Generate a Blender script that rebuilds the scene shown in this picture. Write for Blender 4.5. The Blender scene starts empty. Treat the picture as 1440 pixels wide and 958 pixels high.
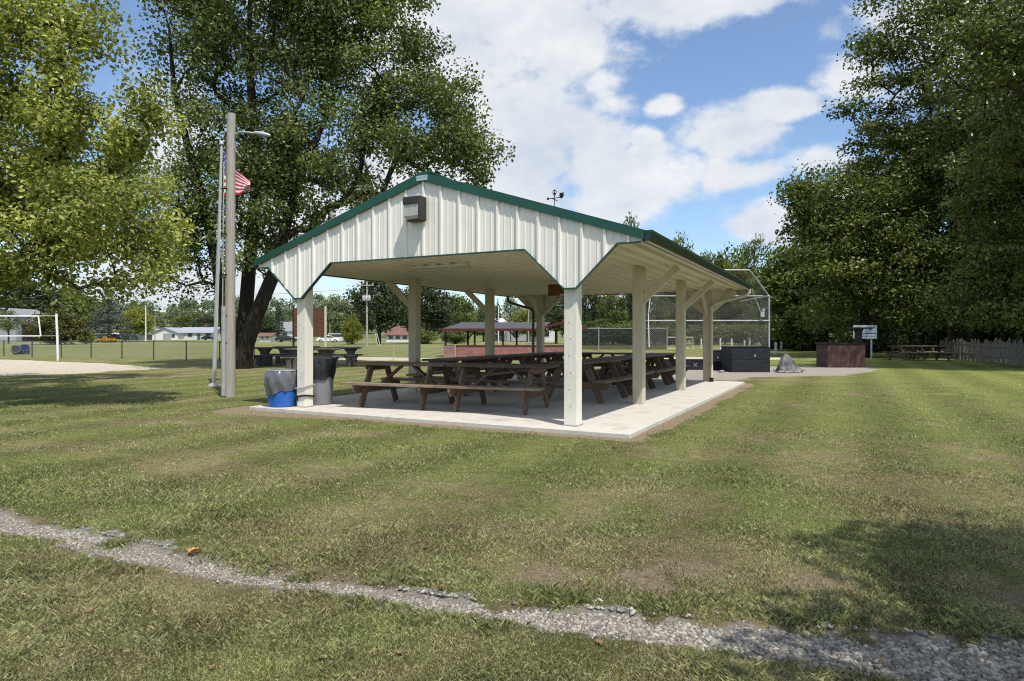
import bpy, bmesh, math, random
import numpy as np
from mathutils import Vector, Matrix

R = math.radians
PI = math.pi
SC = bpy.context.scene
COL = SC.collection
F = 900.25            # focal length in photo pixels
HZ = 472.5            # horizon row
EYE = 1.35            # eye height

# ------------------------------------------------------------------ helpers
def at(px, Y):
    return (px - 720.0) / F * Y

def zat(py, Y):
    return EYE + (HZ - py) * Y / F

def G(px, py):
    Y = EYE * F / (py - HZ)
    return at(px, Y), Y

class MB:
    """collects shapes for ONE mesh object"""
    def __init__(s):
        s.v = []; s.f = []; s.m = []
    def add(s, vs, fs, mi=0):
        o = len(s.v)
        s.v += [tuple(p) for p in vs]
        s.f += [tuple(i + o for i in f) for f in fs]
        s.m += [mi] * len(fs)
    def box(s, c, d, rot=None, mi=0, taper=1.0):
        hx, hy, hz = d[0] / 2, d[1] / 2, d[2] / 2
        vs = []
        for z, t in ((-hz, 1.0), (hz, taper)):
            for x, y in ((-hx, -hy), (hx, -hy), (hx, hy), (-hx, hy)):
                p = Vector((x * t, y * t, z))
                if rot is not None: p = rot @ p
                vs.append((p.x + c[0], p.y + c[1], p.z + c[2]))
        s.add(vs, [(3, 2, 1, 0), (4, 5, 6, 7), (0, 1, 5, 4), (1, 2, 6, 5), (2, 3, 7, 6), (3, 0, 4, 7)], mi)
    def bar(s, p, q, w, h, up=(0, 0, 1), mi=0):
        """box beam from p to q; w is across, h is along 'up'"""
        p = Vector(p); q = Vector(q); d = q - p
        L = d.length
        d.normalize()
        up = Vector(up)
        sx = d.cross(up)
        if sx.length < 1e-5: sx = d.cross(Vector((1, 0, 0)))
        sx.normalize(); u = sx.cross(d)
        m = Matrix((sx, d, u)).transposed()
        s.box((p + q) / 2, (w, L, h), m, mi)
    def tube(s, path, rad, n=8, cap=True, mi=0, ph=0.0):
        path = [Vector(p) for p in path]
        if not hasattr(rad, '__len__'): rad = [rad] * len(path)
        rings = []
        prev = None
        for i, p in enumerate(path):
            d = (path[min(i + 1, len(path) - 1)] - path[max(i - 1, 0)]).normalized()
            if prev is None:
                a = d.cross(Vector((0, 1, 0)) if abs(d.y) < .9 else Vector((1, 0, 0))).normalized()
            else:
                a = (prev - d * prev.dot(d)).normalized()
            prev = a
            b = d.cross(a)
            rings.append([p + (a * math.cos(2 * PI * k / n + ph) + b * math.sin(2 * PI * k / n + ph)) * rad[i] for k in range(n)])
        vs = [v for r in rings for v in r]
        fs = []
        for i in range(len(path) - 1):
            for k in range(n):
                k2 = (k + 1) % n
                fs.append((i * n + k, i * n + k2, (i + 1) * n + k2, (i + 1) * n + k))
        if cap:
            fs.append(tuple(range(n - 1, -1, -1)))
            fs.append(tuple((len(path) - 1) * n + k for k in range(n)))
        s.add(vs, fs, mi)
    def lathe(s, prof, n=28, c=(0, 0, 0), mi=0, wob=None):
        vs = []; fs = []
        for i, (r, z) in enumerate(prof):
            for k in range(n):
                a = 2 * PI * k / n
                rr, zz = (r, z) if wob is None else wob(r, z, a)
                vs.append((c[0] + rr * math.cos(a), c[1] + rr * math.sin(a), c[2] + zz))
        for i in range(len(prof) - 1):
            for k in range(n):
                k2 = (k + 1) % n
                fs.append((i * n + k, i * n + k2, (i + 1) * n + k2, (i + 1) * n + k))
        s.add(vs, fs, mi)
    def prism(s, poly, y0, y1, mi=0):
        """poly in x,z extruded along y"""
        n = len(poly)
        vs = [(x, y0, z) for x, z in poly] + [(x, y1, z) for x, z in poly]
        fs = [tuple(range(n)), tuple(range(2 * n - 1, n - 1, -1))]
        for i in range(n):
            j = (i + 1) % n
            fs.append((i, i + n, j + n, j))
        s.add(vs, fs, mi)
    def torus(s, c, R1, r, rot=None, n=12, m=6, sx=1.0, mi=0):
        vs = []; fs = []
        for i in range(n):
            a = 2 * PI * i / n
            for j in range(m):
                b = 2 * PI * j / m
                p = Vector(((R1 + r * math.cos(b)) * math.cos(a) * sx, (R1 + r * math.cos(b)) * math.sin(a), r * math.sin(b)))
                if rot is not None: p = rot @ p
                vs.append(p + Vector(c))
        for i in range(n):
            for j in range(m):
                fs.append((i * m + j, ((i + 1) % n) * m + j, ((i + 1) % n) * m + (j + 1) % m, i * m + (j + 1) % m))
        s.add(vs, fs, mi)
    def build(s, name, mat, parent=None, smooth=False, bevel=0.0, loc=None):
        me = bpy.data.meshes.new(name)
        me.from_pydata(s.v, [], s.f)
        mats = mat if isinstance(mat, (list, tuple)) else [mat]
        for m in mats: me.materials.append(m)
        if len(mats) > 1:
            me.polygons.foreach_set('material_index', s.m)
        bm = bmesh.new(); bm.from_mesh(me)
        bmesh.ops.recalc_face_normals(bm, faces=bm.faces)
        bm.to_mesh(me); bm.free()
        if smooth:
            me.polygons.foreach_set('use_smooth', [True] * len(me.polygons))
            try: me.set_sharp_from_angle(angle=R(38))
            except Exception: pass
        o = bpy.data.objects.new(name, me)
        COL.objects.link(o)
        if loc: o.location = loc
        if parent is not None: o.parent = parent
        if bevel:
            b = o.modifiers.new('bevel', 'BEVEL'); b.width = bevel; b.segments = 1
            b.limit_method = 'ANGLE'; b.angle_limit = R(40)
        return o

def tag(o, label=None, cat=None, group=None, kind=None):
    if label: o['label'] = label
    if cat: o['category'] = cat
    if group: o['group'] = group
    if kind: o['kind'] = kind
    return o

def thing(name, label, cat, loc=(0, 0, 0), rz=0.0, group=None, scale=None):
    o = bpy.data.objects.new(name, None)
    COL.objects.link(o)
    o.location = loc; o.rotation_euler = (0, 0, rz)
    if scale: o.scale = scale
    o.empty_display_size = .2
    return tag(o, label, cat, group)

def kids(o):
    return [c for c in bpy.data.objects if c.parent is o]

def copy_tree(o, parent=None):
    c = o.copy(); COL.objects.link(c)
    if parent is not None: c.parent = parent
    for ch in kids(o): copy_tree(ch, c)
    return c

def np_mesh(name, V, Fc, mat, parent=None, attrs=None, smooth=False, kind=None):
    V = np.asarray(V, np.float32); Fc = np.asarray(Fc, np.int32)
    me = bpy.data.meshes.new(name)
    n, k = Fc.shape
    me.vertices.add(len(V)); me.vertices.foreach_set('co', V.ravel())
    me.loops.add(n * k); me.loops.foreach_set('vertex_index', Fc.ravel())
    me.polygons.add(n); me.polygons.foreach_set('loop_start', np.arange(0, n * k, k, dtype=np.int32))
    try: me.polygons.foreach_set('loop_total', np.full(n, k, np.int32))
    except Exception: pass
    if attrs:
        for nm, a in attrs.items():
            at_ = me.attributes.new(nm, 'FLOAT', 'POINT')
            at_.data.foreach_set('value', np.asarray(a, np.float32))
    if smooth: me.polygons.foreach_set('use_smooth', np.ones(n, bool))
    me.update(calc_edges=True)
    me.materials.append(mat)
    o = bpy.data.objects.new(name, me); COL.objects.link(o)
    if parent is not None: o.parent = parent
    if kind: o['kind'] = kind
    return o

# value noise in numpy
def hash2(ix, iy, seed):
    h = (ix.astype(np.int64) * 374761393 + iy.astype(np.int64) * 668265263 + seed * 1442695041) & 0xffffffff
    h = ((h ^ (h >> 13)) * 1274126177) & 0xffffffff
    return ((h ^ (h >> 16)) & 0xffff) / 65535.0

def vnoise(x, y, seed=0):
    ix = np.floor(x); iy = np.floor(y); fx = x - ix; fy = y - iy
    fx = fx * fx * (3 - 2 * fx); fy = fy * fy * (3 - 2 * fy)
    a = hash2(ix, iy, seed); b = hash2(ix + 1, iy, seed); c = hash2(ix, iy + 1, seed); d = hash2(ix + 1, iy + 1, seed)
    return (a * (1 - fx) + b * fx) * (1 - fy) + (c * (1 - fx) + d * fx) * fy

def fbm(x, y, seed=0, oct=4):
    t = 0; a = .5; s = 0
    for i in range(oct):
        t = t + a * vnoise(x, y, seed + i * 17); s += a
        x = x * 2.03 + 11.3; y = y * 2.03 + 7.7; a *= .5
    return t / s

def sstep(a, b, x):
    t = np.clip((x - a) / (b - a), 0, 1)
    return t * t * (3 - 2 * t)

# ------------------------------------------------------------------ materials
def nodes_of(m):
    m.use_nodes = True
    nt = m.node_tree; nt.nodes.clear()
    return nt, nt.nodes, nt.links

def mat(name, c1, c2=None, scale=4.0, rough=.7, metal=0.0, bump=0.0, stretch=(1, 1, 1), spec=.3, c3=None, detail=6,
        grime=None, bscale=None, pos=(.35, .65), rnd=0.0):
    m = bpy.data.materials.new(name)
    nt, N, L = nodes_of(m)
    out = N.new('ShaderNodeOutputMaterial'); b = N.new('ShaderNodeBsdfPrincipled')
    L.new(b.outputs[0], out.inputs[0])
    b.inputs['Roughness'].default_value = rough
    b.inputs['Metallic'].default_value = metal
    b.inputs['Specular IOR Level'].default_value = spec
    tc = N.new('ShaderNodeTexCoord'); mp = N.new('ShaderNodeMapping')
    mp.inputs['Scale'].default_value = stretch
    L.new(tc.outputs['Object'], mp.inputs[0])
    no = N.new('ShaderNodeTexNoise'); no.inputs['Scale'].default_value = scale
    no.inputs['Detail'].default_value = detail; no.inputs['Roughness'].default_value = .6
    L.new(mp.outputs[0], no.inputs['Vector'])
    cr = N.new('ShaderNodeValToRGB')
    c2 = c2 or tuple(x * .8 for x in c1)
    cr.color_ramp.elements[0].position = pos[0]; cr.color_ramp.elements[0].color = (*c2, 1)
    cr.color_ramp.elements[1].position = pos[1]; cr.color_ramp.elements[1].color = (*c1, 1)
    if c3:
        e = cr.color_ramp.elements.new(.85); e.color = (*c3, 1)
    L.new(no.outputs[0], cr.inputs[0])
    colour = cr.outputs[0]
    if grime:
        gn = N.new('ShaderNodeTexNoise'); gn.inputs['Scale'].default_value = grime[1]; gn.inputs['Detail'].default_value = 8
        gn.inputs['Roughness'].default_value = .7
        L.new(tc.outputs['Object'], gn.inputs['Vector'])
        gr = N.new('ShaderNodeValToRGB'); gr.color_ramp.elements[0].position = .5; gr.color_ramp.elements[1].position = .72
        gr.color_ramp.elements[1].color = (grime[2],) * 3 + (1,); gr.color_ramp.elements[0].color = (0, 0, 0, 1)
        L.new(gn.outputs[0], gr.inputs[0])
        mx = N.new('ShaderNodeMix'); mx.data_type = 'RGBA'
        L.new(gr.outputs[0], mx.inputs[0]); L.new(colour, mx.inputs[6]); mx.inputs[7].default_value = (*grime[0], 1)
        colour = mx.outputs[2]
    if rnd:
        oi = N.new('ShaderNodeObjectInfo'); mr = N.new('ShaderNodeMapRange'); mr.inputs[3].default_value = 1 - rnd; mr.inputs[4].default_value = 1 + rnd
        L.new(oi.outputs['Random'], mr.inputs[0]); hs = N.new('ShaderNodeHueSaturation'); L.new(mr.outputs[0], hs.inputs['Value'])
        L.new(colour, hs.inputs['Color']); colour = hs.outputs[0]
    L.new(colour, b.inputs['Base Color'])
    if bump:
        bp = N.new('ShaderNodeBump'); bp.inputs['Strength'].default_value = bump; bp.inputs['Distance'].default_value = .02
        if bscale:
            n2 = N.new('ShaderNodeTexNoise'); n2.inputs['Scale'].default_value = bscale; n2.inputs['Detail'].default_value = 6
            L.new(mp.outputs[0], n2.inputs['Vector']); L.new(n2.outputs[0], bp.inputs['Height'])
        else:
            L.new(no.outputs[0], bp.inputs['Height'])
        L.new(bp.outputs[0], b.inputs['Normal'])
    return m

def leaf_mat(name, dark, light, trans=.35, transcol=None, gloss=.015):
    m = bpy.data.materials.new(name)
    nt, N, L = nodes_of(m)
    out = N.new('ShaderNodeOutputMaterial')
    a = N.new('ShaderNodeAttribute'); a.attribute_name = 'tint'
    oi = N.new('ShaderNodeObjectInfo')
    cr = N.new('ShaderNodeValToRGB')
    cr.color_ramp.elements[0].position = .05; cr.color_ramp.elements[0].color = (*dark, 1)
    cr.color_ramp.elements[1].position = .95; cr.color_ramp.elements[1].color = (*light, 1)
    L.new(a.outputs['Fac'], cr.inputs[0])
    hs = N.new('ShaderNodeHueSaturation')
    mr = N.new('ShaderNodeMapRange'); mr.inputs[3].default_value = .8; mr.inputs[4].default_value = 1.2
    L.new(oi.outputs['Random'], mr.inputs[0]); L.new(mr.outputs[0], hs.inputs['Value'])
    L.new(cr.outputs[0], hs.inputs['Color'])
    d = N.new('ShaderNodeBsdfDiffuse'); L.new(hs.outputs[0], d.inputs[0])
    t = N.new('ShaderNodeBsdfTranslucent')
    tm = N.new('ShaderNodeMix'); tm.data_type = 'RGBA'; tm.blend_type = 'MULTIPLY'; tm.inputs[0].default_value = 1
    L.new(hs.outputs[0], tm.inputs[6]); tm.inputs[7].default_value = (1.0, 1.12, .55, 1)
    L.new(tm.outputs[2], t.inputs[0])
    mx = N.new('ShaderNodeMixShader'); mx.inputs[0].default_value = trans
    L.new(d.outputs[0], mx.inputs[1]); L.new(t.outputs[0], mx.inputs[2])
    g = N.new('ShaderNodeBsdfGlossy'); g.inputs['Roughness'].default_value = .42; g.inputs[0].default_value = (.75, .8, .75, 1)
    fr = N.new('ShaderNodeFresnel'); fr.inputs[0].default_value = 1.35
    mg = N.new('ShaderNodeMath'); mg.operation = 'MULTIPLY'; mg.inputs[1].default_value = gloss * 5
    L.new(fr.outputs[0], mg.inputs[0])
    mm = N.new('ShaderNodeMixShader'); L.new(mg.outputs[0], mm.inputs[0])
    L.new(mx.outputs[0], mm.inputs[1]); L.new(g.outputs[0], mm.inputs[2])
    L.new(mm.outputs[0], out.inputs[0])
    return m

def mesh_wire_mat(name, col, s=.075, w=.10, metal=.3, shade=0.0, axes=('X', 'Z')):
    """chain link: diamond wires opaque, the rest see-through. shade = share covered by windscreen cloth"""
    m = bpy.data.materials.new(name)
    nt, N, L = nodes_of(m)
    out = N.new('ShaderNodeOutputMaterial')
    tc = N.new('ShaderNodeTexCoord'); sp = N.new('ShaderNodeSeparateXYZ'); L.new(tc.outputs['Object'], sp.inputs[0])
    def M(op, a, b=None):
        n = N.new('ShaderNodeMath'); n.operation = op
        for i, x in enumerate((a, b)):
            if x is None: continue
            if isinstance(x, (int, float)): n.inputs[i].default_value = x
            else: L.new(x, n.inputs[i])
        return n.outputs[0]
    x, z = sp.outputs[axes[0]], sp.outputs[axes[1]]
    p = M('LESS_THAN', M('FRACT', M('DIVIDE', M('ADD', x, z), s)), w)
    q = M('LESS_THAN', M('FRACT', M('DIVIDE', M('SUBTRACT', x, z), s)), w)
    o = M('MAXIMUM', p, q)
    if shade:
        no = N.new('ShaderNodeTexNoise'); no.inputs['Scale'].default_value = 3
        L.new(tc.outputs['Object'], no.inputs['Vector'])
        o = M('MAXIMUM', o, M('ADD', M('MULTIPLY', no.outputs[0], .3), shade - .15))
    b = N.new('ShaderNodeBsdfPrincipled'); b.inputs['Base Color'].default_value = (*col, 1)
    b.inputs['Metallic'].default_value = metal; b.inputs['Roughness'].default_value = .5
    t = N.new('ShaderNodeBsdfTransparent')
    mx = N.new('ShaderNodeMixShader'); L.new(o, mx.inputs[0]); L.new(t.outputs[0], mx.inputs[1]); L.new(b.outputs[0], mx.inputs[2])
    L.new(mx.outputs[0], out.inputs[0])
    return m

M_ = {}
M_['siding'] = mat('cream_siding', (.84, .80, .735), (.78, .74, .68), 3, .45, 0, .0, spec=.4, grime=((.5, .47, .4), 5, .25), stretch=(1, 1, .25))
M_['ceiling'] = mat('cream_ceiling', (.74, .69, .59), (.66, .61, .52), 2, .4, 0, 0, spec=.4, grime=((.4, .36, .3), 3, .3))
M_['green'] = mat('green_trim', (.013, .075, .050), (.010, .062, .041), 3, .35, 0, 0, spec=.5)
M_['darkgreen'] = mat('dark_green_gutter', (.010, .035, .024), (.008, .026, .018), 3, .3, 0, 0, spec=.5)
M_['litpost'] = mat('sunlit_post', (.79, .75, .665), (.69, .645, .55), 7, .65, 0, .12, (9, 9, .6), grime=((.5, .45, .34), 3.0, .3), c3=(.79, .77, .71))  # front pair: paler copy of the post paint, sunlight put into the colour
M_['post'] = mat('shaded_post', (.60, .54, .41), (.50, .445, .325), 7, .65, 0, .12, (9, 9, .6), grime=((.36, .30, .19), 3.0, .35), c3=(.64, .59, .47))  # same post paint, tanned down to carry the shade under the roof
M_['wood'] = mat('table_wood', (.205, .135, .088), (.088, .056, .036), 6, .75, 0, .25, (2, 14, 14), c3=(.25, .175, .12), rnd=.3)
M_['woodtop'] = mat('weathered_top', (.17, .125, .09), (.085, .058, .04), 5, .7, 0, .25, (1.2, 16, 8), c3=(.25, .2, .155), rnd=.3)
M_['benchtop'] = mat('weathered_bench', (.24, .19, .14), (.13, .09, .06), 5, .7, 0, .25, (1.2, 16, 8), c3=(.32, .27, .21), rnd=.25)
M_['board'] = mat('brown_board', (.22, .085, .03), (.14, .05, .02), 5, .7, 0, .1, (1, 6, 6))
M_['concrete'] = mat('pale_concrete', (.62, .585, .53), (.46, .43, .385), 1.6, .85, 0, .08, grime=((.22, .19, .155), 1.6, .75), bscale=60)
M_['oldconcrete'] = mat('old_concrete', (.17, .155, .13), (.06, .055, .045), 3, .9, 0, .3, grime=((.03, .03, .025), 2, .8), bscale=20)
M_['concretelight'] = mat('lit_concrete', (.15, .135, .11), (.08, .07, .055), 3, .9, 0, .3, bscale=20)
M_['bark'] = mat('bark', (.085, .066, .05), (.030, .024, .018), 5, .95, 0, .8, (3, 3, .5), bscale=9)
M_['barkdark'] = mat('dark_bark', (.045, .036, .028), (.018, .014, .011), 5, .95, 0, .8, (3, 3, .5), bscale=9)
M_['barkfar'] = mat('far_bark', (.12, .1, .08), (.05, .04, .03), 2, .95)
M_['polewood'] = mat('grey_pole_wood', (.42, .39, .34), (.28, .25, .21), 6, .85, 0, .2, (12, 12, .4), c3=(.5, .47, .41))
M_['galv'] = mat('galvanised', (.5, .51, .52), (.36, .37, .38), 8, .4, .7, 0)
M_['galvmatte'] = mat('grey_steel', (.44, .45, .45), (.34, .35, .35), 8, .5, .2, 0)
M_['flagpole'] = mat('aluminium_pole', (.62, .62, .61), (.52, .52, .51), 8, .35, .5, 0)
M_['bronze'] = mat('bronze_housing', (.055, .048, .042), (.04, .035, .03), 4, .45, .2)
M_['lens'] = mat('frosted_lens', (.52, .52, .48), (.40, .40, .36), 6, .25, 0, .1, spec=.6)
M_['blue'] = mat('blue_plastic', (.018, .13, .48), (.015, .105, .40), 3, .38, 0, .02, spec=.5, grime=((.05, .08, .16), 4, .4))
M_['bluefar'] = mat('blue_bin', (.03, .11, .34), (.02, .08, .26), 3, .5)
M_['greyplastic'] = mat('grey_plastic', (.30, .31, .32), (.22, .23, .24), 3, .5, 0, .02, grime=((.12, .12, .12), 3, .4))
M_['bag'] = mat('grey_liner', (.135, .135, .155), (.105, .105, .12), 3, .28, 0, .9, (1, 1, 1), spec=.7, bscale=7)
M_['blackbag'] = mat('black_liner', (.022, .023, .026), (.012, .012, .014), 6, .3, 0, .7, spec=.6, bscale=10)
M_['lid'] = mat('grey_rim', (.33, .34, .35), (.24, .25, .26), 4, .45)
M_['black'] = mat('black_paint', (.012, .014, .019), (.007, .008, .011), 3, .6, 0, .06, (1, 1, 3), spec=.35, grime=((.04, .045, .055), 3, .45))
M_['blackmetal'] = mat('black_metal', (.02, .02, .02), (.012, .012, .012), 4, .5, .3)
M_['white'] = mat('white_paint', (.78, .78, .76), (.66, .66, .64), 4, .5, grime=((.5, .48, .43), 3, .3))
M_['offwhite'] = mat('offwhite_wall', (.66, .66, .64), (.58, .58, .56), 1, .7)
M_['redtrim'] = mat('red_trim', (.10, .022, .02), (.07, .016, .014), 3, .6)
M_['darkpost'] = mat('dark_post', (.035, .022, .018), (.02, .014, .012), 4, .7)
M_['shingle'] = mat('grey_shingle', (.085, .09, .10), (.055, .06, .068), 8, .85, 0, .3, (1, 6, 6), c3=(.12, .125, .14))
M_['glass'] = mat('dark_glass', (.035, .045, .055), (.025, .03, .04), 2, .12, 0, spec=.8)
M_['tarp'] = mat('grey_tarp', (.17, .168, .165), (.035, .035, .035), 4, .5, 0, .8, spec=.4, c3=(.26, .255, .25), bscale=5)
M_['rock'] = mat('field_rock', (.36, .34, .31), (.2, .19, .17), 6, .9, 0, .4, bscale=20)
M_['palisade'] = mat('grey_weathered_board', (.30, .26, .225), (.12, .10, .085), 5, .9, 0, .4, (8, 8, .7), c3=(.42, .37, .33))
M_['rust'] = mat('rust_board', (.15, .065, .038), (.08, .034, .021), 3, .8, 0, .1, (1, 1, 4), c3=(.20, .095, .06))
M_['bluegreyroof'] = mat('blue_grey_roof', (.33, .36, .40), (.27, .30, .34), 3, .6)
M_['greyroof'] = mat('grey_roof', (.26, .26, .27), (.19, .19, .2), 3, .8)
M_['redroof'] = mat('red_brown_roof', (.20, .10, .085), (.15, .075, .065), 3, .8)
M_['bluetrim'] = mat('blue_trim', (.06, .12, .2), (.05, .1, .17), 3, .6)
M_['creamwall'] = mat('cream_wall', (.62, .58, .48), (.55, .51, .42), 1, .8)
M_['greywall'] = mat('grey_wall', (.36, .37, .38), (.3, .31, .32), 1, .8)
M_['carwhite'] = mat('white_car_paint', (.72, .72, .72), (.68, .68, .68), 2, .25, spec=.6)
M_['cardark'] = mat('dark_car_paint', (.02, .022, .028), (.016, .018, .022), 2, .25, spec=.6)
M_['tyre'] = mat('tyre_rubber', (.02, .02, .02), (.012, .012, .012), 5, .9)
M_['orange'] = mat('orange_flowers', (.75, .32, .03), (.5, .2, .02), 9, .8)
M_['decalblue'] = mat('pale_teal_plate', (.20, .42, .45), (.16, .34, .38), 4, .5)
M_['signblue'] = mat('blue_grey_ink', (.10, .13, .22), (.08, .1, .18), 4, .6)
M_['signwhite'] = mat('sign_face', (.62, .66, .74), (.54, .58, .66), 3, .5)
M_['flagred'] = mat('flag_red', (.52, .035, .05), (.44, .03, .04), 4, .8)
M_['flagwhite'] = mat('flag_white', (.78, .76, .76), (.7, .68, .68), 4, .8)
M_['flagblue'] = mat('flag_blue', (.05, .07, .22), (.04, .06, .18), 4, .8)
M_['dryleaf'] = mat('dry_leaf', (.27, .18, .10), (.17, .11, .06), 30, .8)
M_['orangeleaf'] = mat('orange_leaf', (.62, .33, .10), (.45, .22, .06), 30, .8)
M_['stone'] = None
M_['wiremesh'] = mesh_wire_mat('chain_link_wire', (.32, .33, .33), .08, .085)
M_['backstopmesh'] = mesh_wire_mat('backstop_wire', (.15, .135, .12), .085, .17)
M_['screenmesh'] = mesh_wire_mat('windscreen_cloth', (.012, .014, .013), .1, .12, 0, .62)
M_['net'] = mesh_wire_mat('net_cord', (.02, .02, .02), .12, .06, 0)
M_['wire'] = mat('power_cable', (.05, .05, .05), (.04, .04, .04), 4, .6)

M_['leafbig'] = leaf_mat('ash_leaf', (.022, .037, .013), (.225, .265, .09), .36)
M_['leafmaple'] = leaf_mat('maple_leaf', (.10, .13, .03), (.72, .72, .22), .40)
M_['leafdark'] = leaf_mat('shade_leaf', (.013, .023, .009), (.215, .25, .075), .32)
M_['leafgreen'] = leaf_mat('green_leaf', (.030, .048, .014), (.24, .28, .075), .35)
M_['leafmid'] = leaf_mat('mid_leaf', (.05, .075, .026), (.20, .235, .085), .3)
M_['leafdeep'] = leaf_mat('deep_leaf', (.024, .038, .019), (.115, .14, .060), .3)
M_['leafpale'] = leaf_mat('pale_leaf', (.09, .12, .06), (.24, .27, .14), .3)
M_['leafyellow'] = leaf_mat('yellow_leaf', (.10, .12, .02), (.32, .32, .05), .35)
M_['leafolive'] = leaf_mat('olive_leaf', (.06, .065, .02), (.22, .21, .065), .3)
M_['needle'] = leaf_mat('blue_needles', (.035, .048, .046), (.17, .20, .185), .1)
M_['needledark'] = leaf_mat('dark_needles', (.012, .022, .016), (.05, .075, .05), .1)
M_['leafhill'] = leaf_mat('hill_leaf', (.075, .10, .052), (.22, .26, .13), .25)  # lighter leaf colour stands in for distance haze

# grass blades
def grass_mat():
    m = bpy.data.materials.new('grass_blade')
    nt, N, L = nodes_of(m)
    out = N.new('ShaderNodeOutputMaterial')
    a = N.new('ShaderNodeAttribute'); a.attribute_name = 'tint'
    b = N.new('ShaderNodeAttribute'); b.attribute_name = 'dry'
    c1 = N.new('ShaderNodeValToRGB')
    c1.color_ramp.elements[0].color = (.055, .078, .024, 1); c1.color_ramp.elements[1].color = (.53, .585, .21, 1)
    L.new(a.outputs['Fac'], c1.inputs[0])
    c2 = N.new('ShaderNodeValToRGB')
    c2.color_ramp.elements[0].color = (.13, .10, .055, 1); c2.color_ramp.elements[1].color = (.78, .66, .42, 1)
    L.new(a.outputs['Fac'], c2.inputs[0])
    mx = N.new('ShaderNodeMix'); mx.data_type = 'RGBA'
    L.new(b.outputs['Fac'], mx.inputs[0]); L.new(c1.outputs[0], mx.inputs[6]); L.new(c2.outputs[0], mx.inputs[7])
    d = N.new('ShaderNodeBsdfDiffuse'); L.new(mx.outputs[2], d.inputs[0])
    t = N.new('ShaderNodeBsdfTranslucent'); L.new(mx.outputs[2], t.inputs[0])
    s = N.new('ShaderNodeMixShader'); s.inputs[0].default_value = .35
    L.new(d.outputs[0], s.inputs[1]); L.new(t.outputs[0], s.inputs[2])
    L.new(s.outputs[0], out.inputs[0])
    return m
M_['grass'] = grass_mat()

def stone_mat():
    m = bpy.data.materials.new('crushed_stone')
    nt, N, L = nodes_of(m)
    out = N.new('ShaderNodeOutputMaterial'); b = N.new('ShaderNodeBsdfPrincipled'); L.new(b.outputs[0], out.inputs[0])
    a = N.new('ShaderNodeAttribute'); a.attribute_name = 'tint'
    c = N.new('ShaderNodeValToRGB')
    c.color_ramp.elements[0].color = (.17, .15, .125, 1); c.color_ramp.elements[1].color = (.50, .465, .40, 1)
    e = c.color_ramp.elements.new(.5); e.color = (.32, .295, .25, 1)
    L.new(a.outputs['Fac'], c.inputs[0])
    no = N.new('ShaderNodeTexNoise'); no.inputs['Scale'].default_value = 60; tc = N.new('ShaderNodeTexCoord')
    L.new(tc.outputs['Object'], no.inputs['Vector'])
    mx = N.new('ShaderNodeMix'); mx.data_type = 'RGBA'; mx.blend_type = 'MULTIPLY'; mx.inputs[0].default_value = .3
    L.new(c.outputs[0], mx.inputs[6]); L.new(no.outputs[0], mx.inputs[7])
    L.new(mx.outputs[2], b.inputs['Base Color']); b.inputs['Roughness'].default_value = .9
    return m
M_['stone'] = stone_mat()

# ------------------------------------------------------------------ shelter frame
TH = .48
SX, SY = .879, 9.23
U = (math.cos(TH), -math.sin(TH)); W_ = (math.sin(TH), math.cos(TH))
def S2W(a, b):
    return SX + a * U[0] + b * W_[0], SY + a * U[1] + b * W_[1]
SLAB_Z = .06
SLAB = (-6.20, .98, -.44, 10.41)     # a0,a1,b0,b1

# ------------------------------------------------------------------ ground masks
path_px = [(-260, 705), (-60, 725), (0, 736), (90, 750), (200, 779), (290, 797), (370, 809), (480, 823), (600, 846), (700, 862), (780, 871),
           (860, 878), (950, 889), (1050, 901), (1150, 911), (1250, 919), (1440, 930), (1700, 946)]
path_w = [.22, .19, .16, .14, .125, .13, .115, .09, .095, .105, .13, .145, .165, .18, .20, .23, .26, .28]
PATH = np.array([G(*p) for p in path_px]); PATHW = np.array(path_w)

def path_dist(x, y):
    """signed: distance to centre line minus half width"""
    best = np.full(x.shape, 1e9)
    for i in range(len(PATH) - 1):
        p, q = PATH[i], PATH[i + 1]
        d = q - p; L2 = d @ d
        t = np.clip(((x - p[0]) * d[0] + (y - p[1]) * d[1]) / L2, 0, 1)
        dx = x - p[0] - t * d[0]; dy = y - p[1] - t * d[1]
        w = PATHW[i] * (1 - t) + PATHW[i + 1] * t
        best = np.minimum(best, np.hypot(dx, dy) - w)
    return best

def slab_dist(x, y):
    a = (x - SX) * U[0] + (y - SY) * U[1]; b = (x - SX) * W_[0] + (y - SY) * W_[1]
    da = np.maximum(SLAB[0] - a, a - SLAB[1]); db = np.maximum(SLAB[2] - b, b - SLAB[3])
    out = np.hypot(np.maximum(da, 0), np.maximum(db, 0)) + np.minimum(np.maximum(da, db), 0)
    return out, a, b

def poly_dist(x, y, poly):
    """signed distance to polygon, negative inside"""
    n = len(poly); best = np.full(x.shape, 1e9); inside = np.zeros(x.shape, bool)
    for i in range(n):
        p = np.array(poly[i], float); q = np.array(poly[(i + 1) % n], float)
        d = q - p; t = np.clip(((x - p[0]) * d[0] + (y - p[1]) * d[1]) / (d @ d), 0, 1)
        best = np.minimum(best, np.hypot(x - p[0] - t * d[0], y - p[1] - t * d[1]))
        c = ((p[1] > y) != (q[1] > y)) & (x < (q[0] - p[0]) * (y - p[1]) / (q[1] - p[1] + 1e-12) + p[0])
        inside ^= c
    return np.where(inside, -best, best)

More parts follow.
